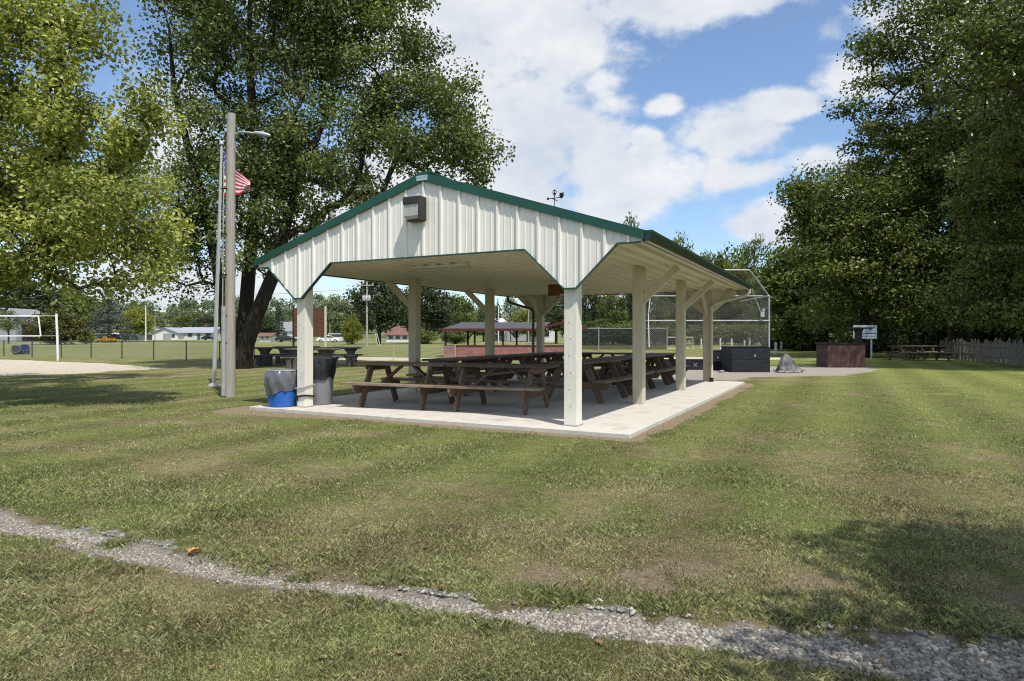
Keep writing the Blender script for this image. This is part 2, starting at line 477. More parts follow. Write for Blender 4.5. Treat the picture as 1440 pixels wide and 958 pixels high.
SAND = [(-14.6, 26.8), (-15.4, 23.6), (-17.5, 21.2), (-42, 20.5), (-44, 37), (-29, 36.3), (-21, 32)]
GRAV = [G(930, 520), G(1000, 517.5), G(1085, 515.5), G(1160, 515), G(1222, 516), G(1234, 522), G(1190, 528), G(1060, 531), (S2W(.6, 11.6)), (S2W(-6, 11.6)), G(760, 520)]
DIRT1 = [(-11.0, 35.5), (-4.0, 35.0), (-2.5, 38.5), (-10.0, 41.0)]
DIRT2 = [(8.5, 36.5), (16, 36.0), (17.5, 40.5), (8, 41.0)]

def masks(x, y):
    n1 = fbm(x * .9, y * .9, 3); n2 = fbm(x * 3.1, y * 3.1, 9); n3 = fbm(x * .22, y * .22, 21); n4 = fbm(x * 9, y * 9, 31)
    pd = path_dist(x, y) + (n2 - .5) * .20 + (n4 - .5) * .30 + sstep(.55, .70, fbm(x * 2.1 + 9, y * 2.1, 13)) * .06 - .015
    gravel = 1 - sstep(-.07, .07, pd)
    sd, a, b = slab_dist(x, y)
    front = np.exp(-((a + 5.9) / 1.5) ** 2) * (b < 0)
    wid = .16 + .20 * (n1) + .42 * front
    earth = 1 - sstep(wid - .10, wid + .10, sd + (n2 - .5) * .30 + (n4 - .5) * .12)
    # worn ground beside the gravel
    wear = np.exp(-np.clip(pd, 0, 9) / .17) * sstep(.30, .55, fbm(x * 1.3 + 5, y * 1.3, 44))
    bare = sstep(.70, .80, fbm(x * .8 + 40, y * .8 + 3, 71)) * .7 + wear * .9
    bare = np.maximum(bare, 1.15 * np.exp(-((x - .75) / .95) ** 2 - ((y - 3.62) / .38) ** 2) * sstep(.25, .5, n2))
    bare = np.maximum(bare, .8 * np.exp(-((x - 1.65) / .6) ** 2 - ((y - 3.5) / .25) ** 2))
    earth = np.maximum(earth, np.clip(bare, 0, 1) * .8)
    dry = .10 + .56 * sstep(.32, .66, .36 * n1 + .24 * n3 + .22 * n2 + .18 * n4)
    dry = np.maximum(dry, .85 * np.exp(-((x - .9) / 1.3) ** 2 - ((y - 3.9) / .7) ** 2))
    lush = sstep(6, 13, x - .18 * y + 1.5) * sstep(6, 10, y)
    dry = dry * (1 - .65 * lush)
    stripe = .5 + .5 * np.sin(((x - SX) * U[0] + (y - SY) * U[1]) * 2 * PI / 1.5 + 1.2 * n3)
    far = sstep(30, 70, y)
    dry = dry * (1 - far) + far * (.42 + .25 * (n3 - .5))
    sand = 1 - sstep(-.35, .35, poly_dist(x, y, SAND) + (n1 - .5) * 1.3)
    g2 = 1 - sstep(-.25, .25, poly_dist(x, y, GRAV) + (n1 - .5) * .9 + (n2 - .5) * .5)
    gravel = np.maximum(gravel, g2)
    dirt = np.maximum(1 - sstep(-.5, .5, poly_dist(x, y, DIRT1) + (n1 - .5)), 1 - sstep(-.5, .5, poly_dist(x, y, DIRT2) + (n1 - .5)))
    sand = np.maximum(sand, dirt * .9)
    return dict(gravel=gravel, earth=earth, dry=np.clip(dry, 0, 1), sand=sand, stripe=stripe, lush=lush)

def gz(x, y):
    near = sstep(14, 9, y) * sstep(.15, .6, slab_dist(x, y)[0])
    return (fbm(x * 1.1, y * 1.1, 5, 3) - .5) * .05 * near - .02 * near * (path_dist(x, y) < 0)

# ------------------------------------------------------------------ ground
def spaced(a, b, s):
    return np.arange(a, b, s)
gx = np.concatenate([-np.geomspace(2600, 46, 26), spaced(-45, -9, .3), spaced(-9, 9, .075), spaced(9, 45, .3), np.geomspace(46, 2600, 26)])
gy = np.concatenate([spaced(-40, 1, 1.0), spaced(1, 13.5, .075), spaced(13.5, 46, .25), np.geomspace(46.5, 2800, 34)])
GX, GY = np.meshgrid(gx, gy)
mk = masks(GX.ravel(), GY.ravel())
GZ = gz(GX.ravel(), GY.ravel())
ny, nx = GX.shape
idx = np.arange(nx * ny).reshape(ny, nx)
gf = np.stack([idx[:-1, :-1], idx[:-1, 1:], idx[1:, 1:], idx[1:, :-1]], -1).reshape(-1, 4)

def ground_mat():
    m = bpy.data.materials.new('lawn')
    nt, N, L = nodes_of(m)
    out = N.new('ShaderNodeOutputMaterial'); b = N.new('ShaderNodeBsdfPrincipled'); L.new(b.outputs[0], out.inputs[0])
    b.inputs['Roughness'].default_value = .95; b.inputs['Specular IOR Level'].default_value = .1
    geo = N.new('ShaderNodeNewGeometry')
    def noise(s, d=6, r=.6, stretch=None):
        n = N.new('ShaderNodeTexNoise'); n.inputs['Scale'].default_value = s; n.inputs['Detail'].default_value = d
        n.inputs['Roughness'].default_value = r
        if stretch:
            mp = N.new('ShaderNodeMapping'); mp.inputs['Scale'].default_value = stretch
            L.new(geo.outputs['Position'], mp.inputs[0]); L.new(mp.outputs[0], n.inputs['Vector'])
        else: L.new(geo.outputs['Position'], n.inputs['Vector'])
        return n.outputs[0]
    def attr(nm):
        a = N.new('ShaderNodeAttribute'); a.attribute_name = nm; return a.outputs['Fac']
    def ramp(f, *st):
        c = N.new('ShaderNodeValToRGB')
        c.color_ramp.elements[0].position = st[0][0]; c.color_ramp.elements[0].color = (*st[0][1], 1)
        c.color_ramp.elements[1].position = st[-1][0]; c.color_ramp.elements[1].color = (*st[-1][1], 1)
        for p, col in st[1:-1]:
            e = c.color_ramp.elements.new(p); e.color = (*col, 1)
        L.new(f, c.inputs[0]); return c.outputs[0]
    def mix(f, a, bb, mode='MIX'):
        x = N.new('ShaderNodeMix'); x.data_type = 'RGBA'; x.blend_type = mode
        if isinstance(f, float): x.inputs[0].default_value = f
        else: L.new(f, x.inputs[0])
        L.new(a, x.inputs[6])
        if isinstance(bb, tuple): x.inputs[7].default_value = (*bb, 1)
        else: L.new(bb, x.inputs[7])
        return x.outputs[2]
    def edge(f, amt, n):
        """break a mask edge with noise"""
        a = N.new('ShaderNodeMath'); a.operation = 'MULTIPLY_ADD'; L.new(n, a.inputs[0]); a.inputs[1].default_value = amt
        s = N.new('ShaderNodeMath'); s.operation = 'ADD'; L.new(f, s.inputs[0]); L.new(a.outputs[0], s.inputs[1]); a.inputs[2].default_value = -amt / 2
        r = N.new('ShaderNodeMapRange'); r.interpolation_type = 'SMOOTHSTEP'; L.new(s.outputs[0], r.inputs[0])
        r.inputs[1].default_value = .35; r.inputs[2].default_value = .65
        return r.outputs[0]
    fine = noise(45, 8, .75); mid = noise(6, 8, .7); big = noise(.35, 4, .6)
    green = ramp(fine, (.28, (.080, .088, .030)), (.5, (.165, .185, .060)), (.74, (.33, .36, .125)))
    drycol = ramp(fine, (.28, (.105, .09, .042)), (.5, (.24, .21, .11)), (.74, (.40, .35, .21)))
    d2 = edge(attr('dry'), .9, mid)
    col = mix(d2, green, drycol)
    lushc = ramp(fine, (.28, (.075, .090, .020)), (.5, (.205, .230, .064)), (.74, (.36, .38, .12)))
    lf = N.new('ShaderNodeMath'); lf.operation = 'MULTIPLY'; L.new(attr('lush'), lf.inputs[0]); lf.inputs[1].default_value = .75
    col = mix(lf.outputs[0], col, lushc)
    st = N.new('ShaderNodeMapRange'); L.new(attr('stripe'), st.inputs[0]); st.inputs[3].default_value = .84; st.inputs[4].default_value = 1.14
    hs = N.new('ShaderNodeHueSaturation'); L.new(st.outputs[0], hs.inputs['Value']); L.new(col, hs.inputs['Color']); col = hs.outputs[0]
    vr = ramp(noise(1.3, 5, .65), (.3, (.8, .8, .78)), (.7, (1.15, 1.12, 1.1)))
    col = mix(1.0, col, vr, 'MULTIPLY')
    col = mix(1.0, col, ramp(noise(8, 6, .8), (.34, (.70, .70, .70)), (.68, (1.28, 1.26, 1.22))), 'MULTIPLY')
    earth = ramp(noise(25, 8, .7), (.3, (.19, .135, .085)), (.55, (.33, .26, .175)), (.75, (.44, .37, .27)))
    col = mix(edge(attr('earth'), .5, noise(14, 6, .7)), col, earth)
    grav = ramp(noise(70, 6, .8), (.32, (.15, .125, .10)), (.5, (.34, .305, .26)), (.7, (.54, .50, .45)))
    col = mix(edge(attr('gravel'), .6, noise(18, 6, .7)), col, grav)
    sand = ramp(noise(3, 8, .7, (1, 2.2, 1)), (.3, (.40, .34, .26)), (.55, (.56, .49, .39)), (.75, (.66, .60, .50)))
    col = mix(edge(attr('sand'), .5, noise(2.2, 6, .7)), col, sand)
    L.new(col, b.inputs['Base Color'])
    bp = N.new('ShaderNodeBump'); bp.inputs['Strength'].default_value = .9; bp.inputs['Distance'].default_value = .05
    L.new(noise(32, 8, .8), bp.inputs['Height']); L.new(bp.outputs[0], b.inputs['Normal'])
    return m

ground = np_mesh('ground', np.stack([GX.ravel(), GY.ravel(), GZ], -1), gf, ground_mat(), attrs=mk, smooth=True, kind='structure')

# ------------------------------------------------------------------ grass blades (uncountable)
rng = np.random.default_rng(11)
def blades(n, y0, y1, powr):
    u = rng.random(n)
    k = 1 - powr
    Y = (y0 ** k + u * (y1 ** k - y0 ** k)) ** (1 / k)
    X = (rng.random(n) * 2 - 1) * (.86 * Y + .9)
    return X, Y
X, Y = blades(1500000, 1.9, 26.0, 2.15)
m = masks(X, Y)
sd = slab_dist(X, Y)[0]
tuft = fbm(X * 1.7, Y * 1.7, 83); tuft2 = fbm(X * 5.3, Y * 5.3, 57)
pdist = path_dist(X, Y)
edge_tuft = np.exp(-np.abs(pdist - .12) / .12) * sstep(.5, .62, tuft)
keep = rng.random(len(X)) > np.clip(m['gravel'] * .975 + m['earth'] * .90, 0, .985)
keep &= rng.random(len(X)) < 1 - sstep(14.0, 26.0, Y)
keep &= rng.random(len(X)) < .45 + .55 * sstep(.3, .55, tuft2)
keep &= sd > .02
X, Y, tuft, tuft2, edge_tuft = X[keep], Y[keep], tuft[keep], tuft2[keep], edge_tuft[keep]
m = {k: v[keep] for k, v in m.items()}
# taller clumps beside the gravel
TUFT = [(318, 786, 55), (360, 800, 40), (420, 812, 30), (596, 816, 40), (655, 826, 36), (762, 846, 60), (800, 852, 45), (905, 858, 28), (950, 864, 32), (1085, 866, 60), (1140, 880, 40), (1200, 876, 35), (160, 765, 40), (690, 892, 45), (500, 852, 40), (1330, 880, 45), (600, 880, 60)]
tx, ty, tk = [], [], []
for px, py, sz in TUFT:
    x_, y_ = G(px, py); s_ = sz * y_ / F
    nn = int(160 + 11 * sz)
    tx.append(x_ + rng.normal(0, s_ * .38, nn)); ty.append(y_ + .04 + rng.normal(0, s_ * .26, nn)); tk.append(np.full(nn, 1.0))
tx = np.concatenate(tx); ty = np.concatenate(ty)
ntuft = len(tx)
m2 = masks(tx, ty); m = {k: np.concatenate([v, m2[k] * (.6 if k == 'dry' else 1)]) for k, v in m.items()}
tuft = np.concatenate([tuft, np.full(ntuft, .62)]); tuft2 = np.concatenate([tuft2, rng.uniform(.15, .55, ntuft)]); edge_tuft = np.concatenate([edge_tuft, rng.random(ntuft) * .7])
X = np.concatenate([X, tx]); Y = np.concatenate([Y, ty])
n = len(X)
hgt = (.010 + .019 * rng.random(n) ** 1.7) * (.65 + .8 * sstep(.35, .7, tuft)) * (1 + .6 * edge_tuft) * (1 - .35 * m['dry'])
wid = (.0008 + .0008 * rng.random(n)) * (.8 + Y / 3.6)
ang = rng.random(n) * 2 * PI
lean = (.2 + rng.random(n) * 1.1) * hgt
la = rng.random(n) * 2 * PI
Z = gz(X, Y) - .003
bx, by = np.cos(ang) * wid, np.sin(ang) * wid
V = np.zeros((n, 4, 3), np.float32)
V[:, 0] = np.stack([X - bx, Y - by, Z], -1); V[:, 1] = np.stack([X + bx, Y + by, Z], -1)
V[:, 2] = np.stack([X + bx * .7 + np.cos(la) * lean * .35, Y + by * .7 + np.sin(la) * lean * .35, Z + hgt * .65], -1)
V[:, 3] = np.stack([X + np.cos(la) * lean, Y + np.sin(la) * lean, Z + hgt], -1)
tint = np.clip(.02 + .75 * rng.random(n) + .45 * (tuft2 - .4) + .22 * m['lush'] + .12 * (m['stripe'] - .5), 0, 1)
dryv = np.clip(m['dry'] * 1.0 * (.45 + rng.random(n)) + (rng.random(n) < .10) * .75 - .12, 0, 1)
fi = np.arange(n * 4).reshape(n, 4)
gr = np_mesh('grass', V.reshape(-1, 3), fi[:, [0, 1, 2, 3]], M_['grass'], attrs=dict(tint=np.repeat(tint, 4), dry=np.repeat(dryv, 4)), kind='stuff')
tag(gr, 'short patchy mown grass around the gravel strip in the foreground', 'grass')

# ------------------------------------------------------------------ crushed stone (uncountable)
ico = bmesh.new(); bmesh.ops.create_icosphere(ico, subdivisions=1, radius=1)
IV = np.array([v.co[:] for v in ico.verts]); IF = np.array([[v.index for v in f.verts] for f in ico.faces]); ico.free()
def stones(n, sampler, smin, smax, rg):
    P = sampler(n); n = len(P)
    s = smin + (smax - smin) * rg.random(n) ** 2.2
    s = s * (.6 + .45 * sstep(-1.5, 2.2, P[:, 0]))
    jit = 1 + (rg.random((n, 12, 1)) - .5) * .75
    loc = IV[None] * jit * s[:, None, None] * (np.stack([1 + .5 * rg.random(n), .7 + .4 * rg.random(n), .5 + .35 * rg.random(n)], -1)[:, None])
    a = rg.random(n) * 2 * PI; c, si = np.cos(a)[:, None], np.sin(a)[:, None]
    x = loc[..., 0] * c - loc[..., 1] * si; y = loc[..., 0] * si + loc[..., 1] * c
    tl = (rg.random((n, 1)) - .5) * .9
    z = loc[..., 2] + x * tl
    V = np.stack([x + P[:, :1], y + P[:, 1:2], z + P[:, 2:3] + s[:, None] * .12], -1)
    Fc = IF[None] + (np.arange(n) * 12)[:, None, None]
    return V.reshape(-1, 3), Fc.reshape(-1, 3), np.repeat(rg.random(n) ** 1.5, 12)
rs = np.random.default_rng(5)
def path_sampler(n):
    i = rs.integers(1, len(PATH) - 1, n)
    seg = np.linalg.norm(PATH[1:] - PATH[:-1], axis=1)[:]
    seg[0] = .6; seg[-1] = .6
    p = seg / seg.sum(); i = rs.choice(len(seg), n, p=p); t = rs.random(n)
    c = PATH[i] * (1 - t)[:, None] + PATH[i + 1] * t[:, None]
    c = c + rs.normal(0, 1, (n, 2)) * (PATHW[i][:, None] * .75)
    mm = masks(c[:, 0], c[:, 1])['gravel']
    k = (rs.random(n) < mm ** 1.5 * 1.0 + .06)
    c = c[k]
    return np.concatenate([c, gz(c[:, 0], c[:, 1])[:, None]], 1)
V, Fc, tn = stones(42000, path_sampler, .003, .017, rs)
st = np_mesh('crushed_stone', V, Fc, M_['stone'], attrs=dict(tint=tn), kind='stuff')
tag(st, 'pale crushed stone lying in the shallow strip across the lawn', 'gravel')

# fallen leaves
def leaf_mb(s, rg):
    mb = MB(); n = 9
    vs = [(0, 0, .002)]
    for k in range(n * 2):
        a = PI * k / n; r = s * (1 if k % 2 == 0 else .62) * (.8 + .4 * rg.random())
        vs.append((r * math.cos(a), r * .75 * math.sin(a), .004 + s * .55 * rg.random()))
    mb.add(vs, [(0, 1 + k, 1 + (k + 1) % (2 * n)) for k in range(2 * n)])
    return mb
rg = random.Random(3)
x, y = G(273, 779)
o = leaf_mb(.05, rg).build('fallen_leaf', M_['orangeleaf']); o.location = (x, y, .012)
tag(o, 'curled orange fallen leaf at the edge of the gravel strip', 'leaf')
o0 = None
for px, py in ((60, 630), (172, 655), (590, 765), (630, 610), (490, 762), (400, 830), (1235, 670), (1262, 815), (1285, 828), (1320, 690), (1430, 628), (858, 640), (560, 925), (300, 945), (905, 700), (1190, 688)) + tuple((rg.uniform(0, 1440), HZ + 130 + 350 * rg.random() ** 1.3) for _ in range(46)):
    x, y = G(px, py)
    if o0 is None:
        o0 = o = leaf_mb(.022, rg).build('fallen_leaf', M_['dryleaf'])
    else:
        o = o0.copy(); COL.objects.link(o)
    o.location = (x, y, .018); o.rotation_euler = (rg.uniform(-.4, .4), rg.uniform(-.4, .4), rg.uniform(0, 6))
    o.scale = [rg.uniform(.6, 1.15)] * 3
    tag(o, 'small dry brown fallen leaf lying on the lawn', 'leaf', 'dry leaves scattered on the lawn')

# ------------------------------------------------------------------ concrete slab
mb = MB()
A0, A1, B0, B1 = SLAB
def rectslab(mb, a0, a1, b0, b1, z0, z1):
    vs = [(*S2W(a, b), z) for z in (z0, z1) for a, b in ((a0, b0), (a1, b0), (a1, b1), (a0, b1))]
    mb.add(vs, [(3, 2, 1, 0), (4, 5, 6, 7), (0, 1, 5, 4), (1, 2, 6, 5), (2, 3, 7, 6), (3, 0, 4, 7)])
gap = .008
for i in range(2):
    for j in range(3):
        a0 = A0 + (A1 - A0) * i / 2 + gap; a1 = A0 + (A1 - A0) * (i + 1) / 2 - gap
        b0 = B0 + (B1 - B0) * j / 3 + gap; b1 = B0 + (B1 - B0) * (j + 1) / 3 - gap
        rectslab(mb, a0, a1, b0, b1, -.1, SLAB_Z)
rectslab(mb, A0 + .01, A1 - .01, B0 + .01, B1 - .01, -.12, SLAB_Z - .012)
slab = mb.build('concrete_slab', M_['concrete'], bevel=.008)
tag(slab, kind='structure')

# ------------------------------------------------------------------ SHELTER
sh = thing('picnic_shelter', 'open picnic shelter with cream ribbed gable, green roof trim and pale posts', 'shelter', (SX, SY, 0), -TH)
POSTB = [0, 3.335, 6.819, 10.136]; WID = 5.233; PW = .2; CEIL = 2.63
EAL, EAR, APX = -6.324, 1.09, -2.505
EZ, AZ = 2.76, 3.956
FB, BB = -.19, 10.30
ga, gb = -.15, 10.26
def roofz(a):
    return EZ + (AZ - EZ) * ((a - EAL) / (APX - EAL) if a < APX else (EAR - a) / (EAR - APX))
for b in POSTB:
    for a in (0, -WID):
        mb = MB()
        top = CEIL + .045
        mb.box((a, b, (SLAB_Z + top) / 2), (PW, PW, top - SLAB_Z))
        mb.box((a, b, top / 2 + .3), (.012, PW + .006, top - .9))       # seam strip between laminated plies
        mb.build('post', M_['litpost' if b == 0 else 'post'], sh, bevel=.006)
for a in (0, -WID):
    for k in range(7):
        mb = MB(); mb.tube([(a + .012 * (-1) ** k - .005, -PW / 2 + .004, .35 + .24 * k), (a + .012 * (-1) ** k - .005, -PW / 2 - .006, .35 + .24 * k)], .008, 6)
        mb.build('bolt_head', M_['galvmatte'], sh)
    mb = MB(); mb.box((a, 0, SLAB_Z + .012), (PW + .03, PW + .03, .02)); mb.build('base_plate', M_['galvmatte'], sh)
# knee braces, outward and (far pair) inward
for b in POSTB[1:]:
    for a, sg in ((0, 1), (-WID, -1)):
        mb = MB()
        p = Vector((a + sg * PW * .35, b - .02, 2.02)); q = Vector((a + sg * .74, b - .02, CEIL - .01))
        mb.bar(p, q, .075, .14, up=(0, 0, 1))
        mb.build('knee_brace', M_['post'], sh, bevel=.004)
for a, sg in ((0, -1), (-WID, 1)):
    mb = MB(); mb.bar((a + sg * PW * .35, POSTB[3] - .09, 2.02), (a + sg * .74, POSTB[3] - .09, CEIL - .01), .07, .14)
    mb.build('knee_brace', M_['post'], sh, bevel=.004)
for a, sg in ((0, 1), (-WID, 1)):
    mb = MB(); mb.bar((a, POSTB[3] - .14, 1.98), (a, POSTB[3] - .8, CEIL - .01), .07, .12)
    mb.build('knee_brace', M_['post'], sh, bevel=.004)
# gable panels
KINK = [(EAL + .10, 2.62), (EAL + .33, 2.62), (-WID - .105, 2.03), (-WID + .075, 2.03), (-WID + .77, 2.625), (-.70, 2.625), (-.075, 2.03), (.115, 2.03), (.72, 2.62), (EAR - .05, 2.62)]
def botz(a):
    for (x0, z0), (x1, z1) in zip(KINK, KINK[1:]):
        if x0 <= a <= x1: return z0 + (z1 - z0) * (a - x0) / (x1 - x0)
    return 2.62
RIB = .338
def prof(a):
    """sheet relief at a: a high rib each RIB and two low ones between"""
    t = (a - APX) % RIB
    t = min(t, RIB - t)
    h = max(0, min(1, (.026 - t) / .010)) * .032
    for k in (1 / 3, 2 / 3):
        d = abs(((a - APX) % RIB) - RIB * k)
        h = max(h, max(0, min(1, (.014 - d) / .008)) * .007)
    return h
def gable(b, sg):
    st = set()
    a = APX - 40 * RIB
    x0, x1 = KINK[0][0], KINK[-1][0]
    k = math.floor((x0 - APX) / RIB) - 1
    while APX + k * RIB < x1 + RIB:
        c = APX + k * RIB
        for d in (-.026, -.016, .016, .026): st.add(round(c + d, 4))
        for f in (1 / 3, 2 / 3):
            for d in (-.014, -.006, .006, .014): st.add(round(c + RIB * f + d, 4))
        k += 1
    for x, _ in KINK: st.add(round(x, 4))
    st.add(round(APX, 4))
    st = sorted(s for s in st if x0 - 1e-6 <= s <= x1 + 1e-6)
    mb = MB(); vs = []; fs = []
    for a in st:
        y = b - sg * prof(a)
        vs += [(a, y, botz(a)), (a, y, roofz(a) - .03)]
    for i in range(len(st) - 1):
        fs.append((2 * i, 2 * i + 2, 2 * i + 3, 2 * i + 1))
    mb.add(vs, fs)
    # backing sheet
    vs2 = []; 
    for a in st: vs2 += [(a, b + sg * .02, botz(a)), (a, b + sg * .02, roofz(a) - .03)]
    mb.add(vs2, [(2 * i + 1, 2 * i + 3, 2 * i + 2, 2 * i) for i in range(len(st) - 1)])
    me = bpy.data.meshes.new('gable_panel'); me.from_pydata(mb.v, [], mb.f); me.materials.append(M_['siding'])
    o = bpy.data.objects.new('gable_panel', me); COL.objects.link(o); o.parent = sh
    # green edge strip along the cut bottom
    mt = MB()
    for (p0, z0), (p1, z1) in zip(KINK, KINK[1:]):
        mt.bar((p0, b - sg * .004, z0 - .006), (p1, b - sg * .004, z1 - .006), .062, .018)
    mt.build('edge_trim', M_['green'], o)
    return o
gable(ga, 1); gable(gb, -1)
# rake trims (front and back), with the maker's plate
def rake(b, nm):
    mb = MB()
    for e in (EAL, EAR):
        z0, z1 = EZ, AZ
        vs = []
        for y in (b - .012, b + .03):
            vs += [(e, y, z0 - .115), (APX, y, z1 - .135), (APX, y, z1 + .012), (e, y, z0 + .012)]
        mb.add(vs, [(0, 1, 2, 3), (7, 6, 5, 4), (0, 4, 5, 1), (1, 5, 6, 2), (2, 6, 7, 3), (3, 7, 4, 0)])
        # returned lip
        vs = []
    return mb.build(nm, M_['green'], sh)
rk = rake(FB, 'rake_trim'); rake(BB, 'rake_trim')
def text_mesh(s, size, name, material, parent, M):
    cu = bpy.data.curves.new(name, 'FONT'); cu.body = s; cu.size = size; cu.align_x = 'CENTER'; cu.align_y = 'CENTER'
    ob = bpy.data.objects.new('tmp_text', cu); COL.objects.link(ob)
    dg = bpy.context.evaluated_depsgraph_get()
    me = bpy.data.meshes.new_from_object(ob.evaluated_get(dg))
    bpy.data.objects.remove(ob); bpy.data.curves.remove(cu)
    me.transform(M); me.name = name
    me.materials.clear(); me.materials.append(material)
    o = bpy.data.objects.new(name, me); COL.objects.link(o); o.parent = parent
    return o
mb = MB(); mb.box((APX + .0, FB - .014, AZ - .088), (.215, .006, .085)); pl = mb.build('name_plate', M_['decalblue'], sh)
text_mesh('MORTON', .052, 'lettering', M_['white'], pl, Matrix.Translation((APX, FB - .0195, AZ - .072)) @ Matrix.Rotation(PI / 2, 4, 'X'))
mb = MB(); mb.box((APX, FB - .018, AZ - .115), (.205, .003, .016)); mb.build('stripe', M_['signwhite'], pl)
# roof sheets
mb = MB()
for e in (EAL, EAR):
    n = int(abs(e - APX) / .3)
    vs = []; t = .035
    sg = 1 if e > APX else -1
    b0, b1 = FB + .031, BB - .031
    vs = [(e, b0, EZ), (e, b1, EZ), (APX, b1, AZ), (APX, b0, AZ), (e, b0, EZ - t), (e, b1, EZ - t), (APX, b1, AZ - t), (APX, b0, AZ - t)]
    mb.add(vs, [(0, 1, 2, 3), (7, 6, 5, 4), (0, 4, 5, 1), (1, 5, 6, 2), (3, 2, 6, 7), (0, 3, 7, 4)])
    k = b0 + .15
    while k < b1:
        mb.bar((e, k, EZ + .01), (APX, k, AZ + .01), .03, .02, up=(0, 0, 1)); k += .3
mb.bar((APX, FB + .04, AZ + .012), (APX, BB - .04, AZ + .012), .24, .03)
mb.build('roof', M_['green'], sh)
# ceiling: flat ribbed liner, ribs running front to back
st = []
a = EAL + .06
while a < EAR - .05:
    st += [(a, .05), (a + .12, .05), (a + .135, -.003), (a + .195, -.003), (a + .21, .05)]
    a += .30
mb = MB(); vs = []
for x, z in st: vs += [(x, ga + .025, CEIL + z), (x, gb - .025, CEIL + z)]
mb.add(vs, [(2 * i, 2 * i + 1, 2 * i + 3, 2 * i + 2) for i in range(len(st) - 1)])
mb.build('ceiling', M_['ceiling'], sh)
# eave fascia and gutters
for e, sg in ((EAR, 1), (EAL, -1)):
    mb = MB(); mb.box((e - sg * .02, (FB + BB) / 2, EZ - .075), (.03, BB - FB - .09, .125)); mb.build('fascia', M_['green'], sh)
    mb = MB()
    poly = [(e + sg * .003, EZ - .13), (e + sg * .07, EZ - .13), (e + sg * .10, EZ - .055), (e + sg * .095, EZ - .018), (e + sg * .11, EZ - .005), (e + sg * .11, EZ + .006), (e + sg * .003, EZ + .006)]
    mb.prism(poly, FB + .03, BB - .02); mb.build('gutter', M_['darkgreen'], sh)
mb = MB()
b = BB - .25
mb.tube([(EAL - .05, b, EZ - .12), (EAL - .05, b, EZ - .26), (EAL + .05, b, EZ - .33), (-WID - .2, b - .15, EZ - .55), (-WID - .14, b - .17, EZ - .66), (-WID - .14, b - .17, .12)], .042, 8)
mb.build('downspout', M_['darkgreen'], sh, smooth=True)
mb = MB()
mb.tube([(EAR + .05, b, EZ - .12), (EAR + .05, b, EZ - .22), (EAR - .06, b, EZ - .30), (.28, b - .10, EZ - .50), (.15, b - .10, EZ - .60), (.15, b - .10, .16)], .042, 8)
ds = mb.build('downspout', M_['post'], sh, smooth=True)
mb = MB(); mb.tube([(.15, b - .10, .062), (.15, b - .10, .18)], .055, 8); mb.build('boot', M_['blackmetal'], ds)

def inS(name, label, cat, a, b, z, rot=0.0, group=None):
    x, y = S2W(a, b)
    return thing(name, label, cat, (x, y, z), -TH + rot, group)

# wall pack light on the gable
t = inS('wall_light', 'bronze wall light with a pale lens fixed high on the cream gable', 'wall light', -2.60, ga - .024, 3.37)
mb = MB(); mb.prism([(-.15, .06), (.15, .06), (.15, .18), (-.15, .18)], -.21, 0); 
mb.box((0, -.03, -.06), (.30, .055, .24)); mb.prism([(.142, -.19), (.165, -.19), (.165, .185), (.142, .185)], -.20, 0)
mb.prism([(-.12, -.20), (.142, -.20), (.142, -.178), (-.12, -.178)], -.15, 0)
mb.build('housing', M_['bronze'], t, bevel=.006)
mb = MB()
vs = []
for z, d, w in ((.058, -.195, .138), (-.12, -.19, .136), (-.172, -.14, .125)):
    vs += [(-w, -.058, z), (-w, d, z), (w, d, z), (w, -.058, z)]
fs = [(8, 9, 10, 11)]
for i in range(2):
    for k in range(3): fs.append((i * 4 + k, i * 4 + k + 1, i * 4 + k + 5, i * 4 + k + 4))
mb.add(vs, fs); mb.build('lens', M_['lens'], t)

# fluorescent fixture under the ceiling
t = inS('ceiling_light', 'long unlit fluorescent fixture under the shelter ceiling near the gable', 'ceiling light', -3.0, 1.1, CEIL - .004)
mb = MB(); mb.box((0, 0, -.02), (1.2, .12, .04), taper=.9); mb.build('fixture_body', M_['white'], t)
mb = MB()
for s in (-1, 1): mb.tube([(-.58, s * .04, -.058), (.58, s * .04, -.058)], .014, 8)
mb.build('tube', M_['lens'], t, smooth=True)
# board under the ceiling
t = inS('hanging_board', 'orange brown board hanging under the shelter ceiling beside the front right post', 'board', -2.55, 5.6, CEIL - .02)
mb = MB(); mb.box((0, 0, -.15), (.72, .04, .28)); mb.build('panel', M_['board'], t, bevel=.004)
mb = MB(); mb.box((.12, -.028, -.275), (.34, .012, .03)); mb.build('white_strip', M_['white'], t)

# weathervane on the ridge
t = inS('weathervane', 'small black weathervane standing on the green roof ridge', 'weathervane', APX, 5.05, AZ + .015)
mb = MB(); mb.tube([(0, 0, 0), (0, 0, .78)], .010, 6); mb.build('rod', M_['blackmetal'], t)
mb = MB(); mb.bar((-.17, 0, .58), (.17, 0, .58), .014, .014); mb.bar((0, -.17, .545), (0, .17, .545), .014, .014)
for x, y in ((-.17, 0), (.17, 0)): mb.box((x, y, .58), (.05, .012, .05))
mb.build('arm', M_['blackmetal'], t)
mb = MB(); mb.torus((0, 0, .72), .045, .009, Matrix.Rotation(PI / 2, 3, 'X')); mb.torus((0, 0, .67), .03, .008, Matrix.Rotation(PI / 2, 3, 'X')); mb.build('ring', M_['blackmetal'], t)
mb = MB(); mb.prism([(.12, .60), (.2, .57), (.23, .61), (.22, .70), (.17, .68), (.13, .69)], -.006, .006); mb.build('figure', M_['blackmetal'], t)
mb = MB(); mb.prism([(.30, -.2), (.42, -.2), (.42, -.1), (.36, -.04), (.30, -.1)], -.04, .04); 

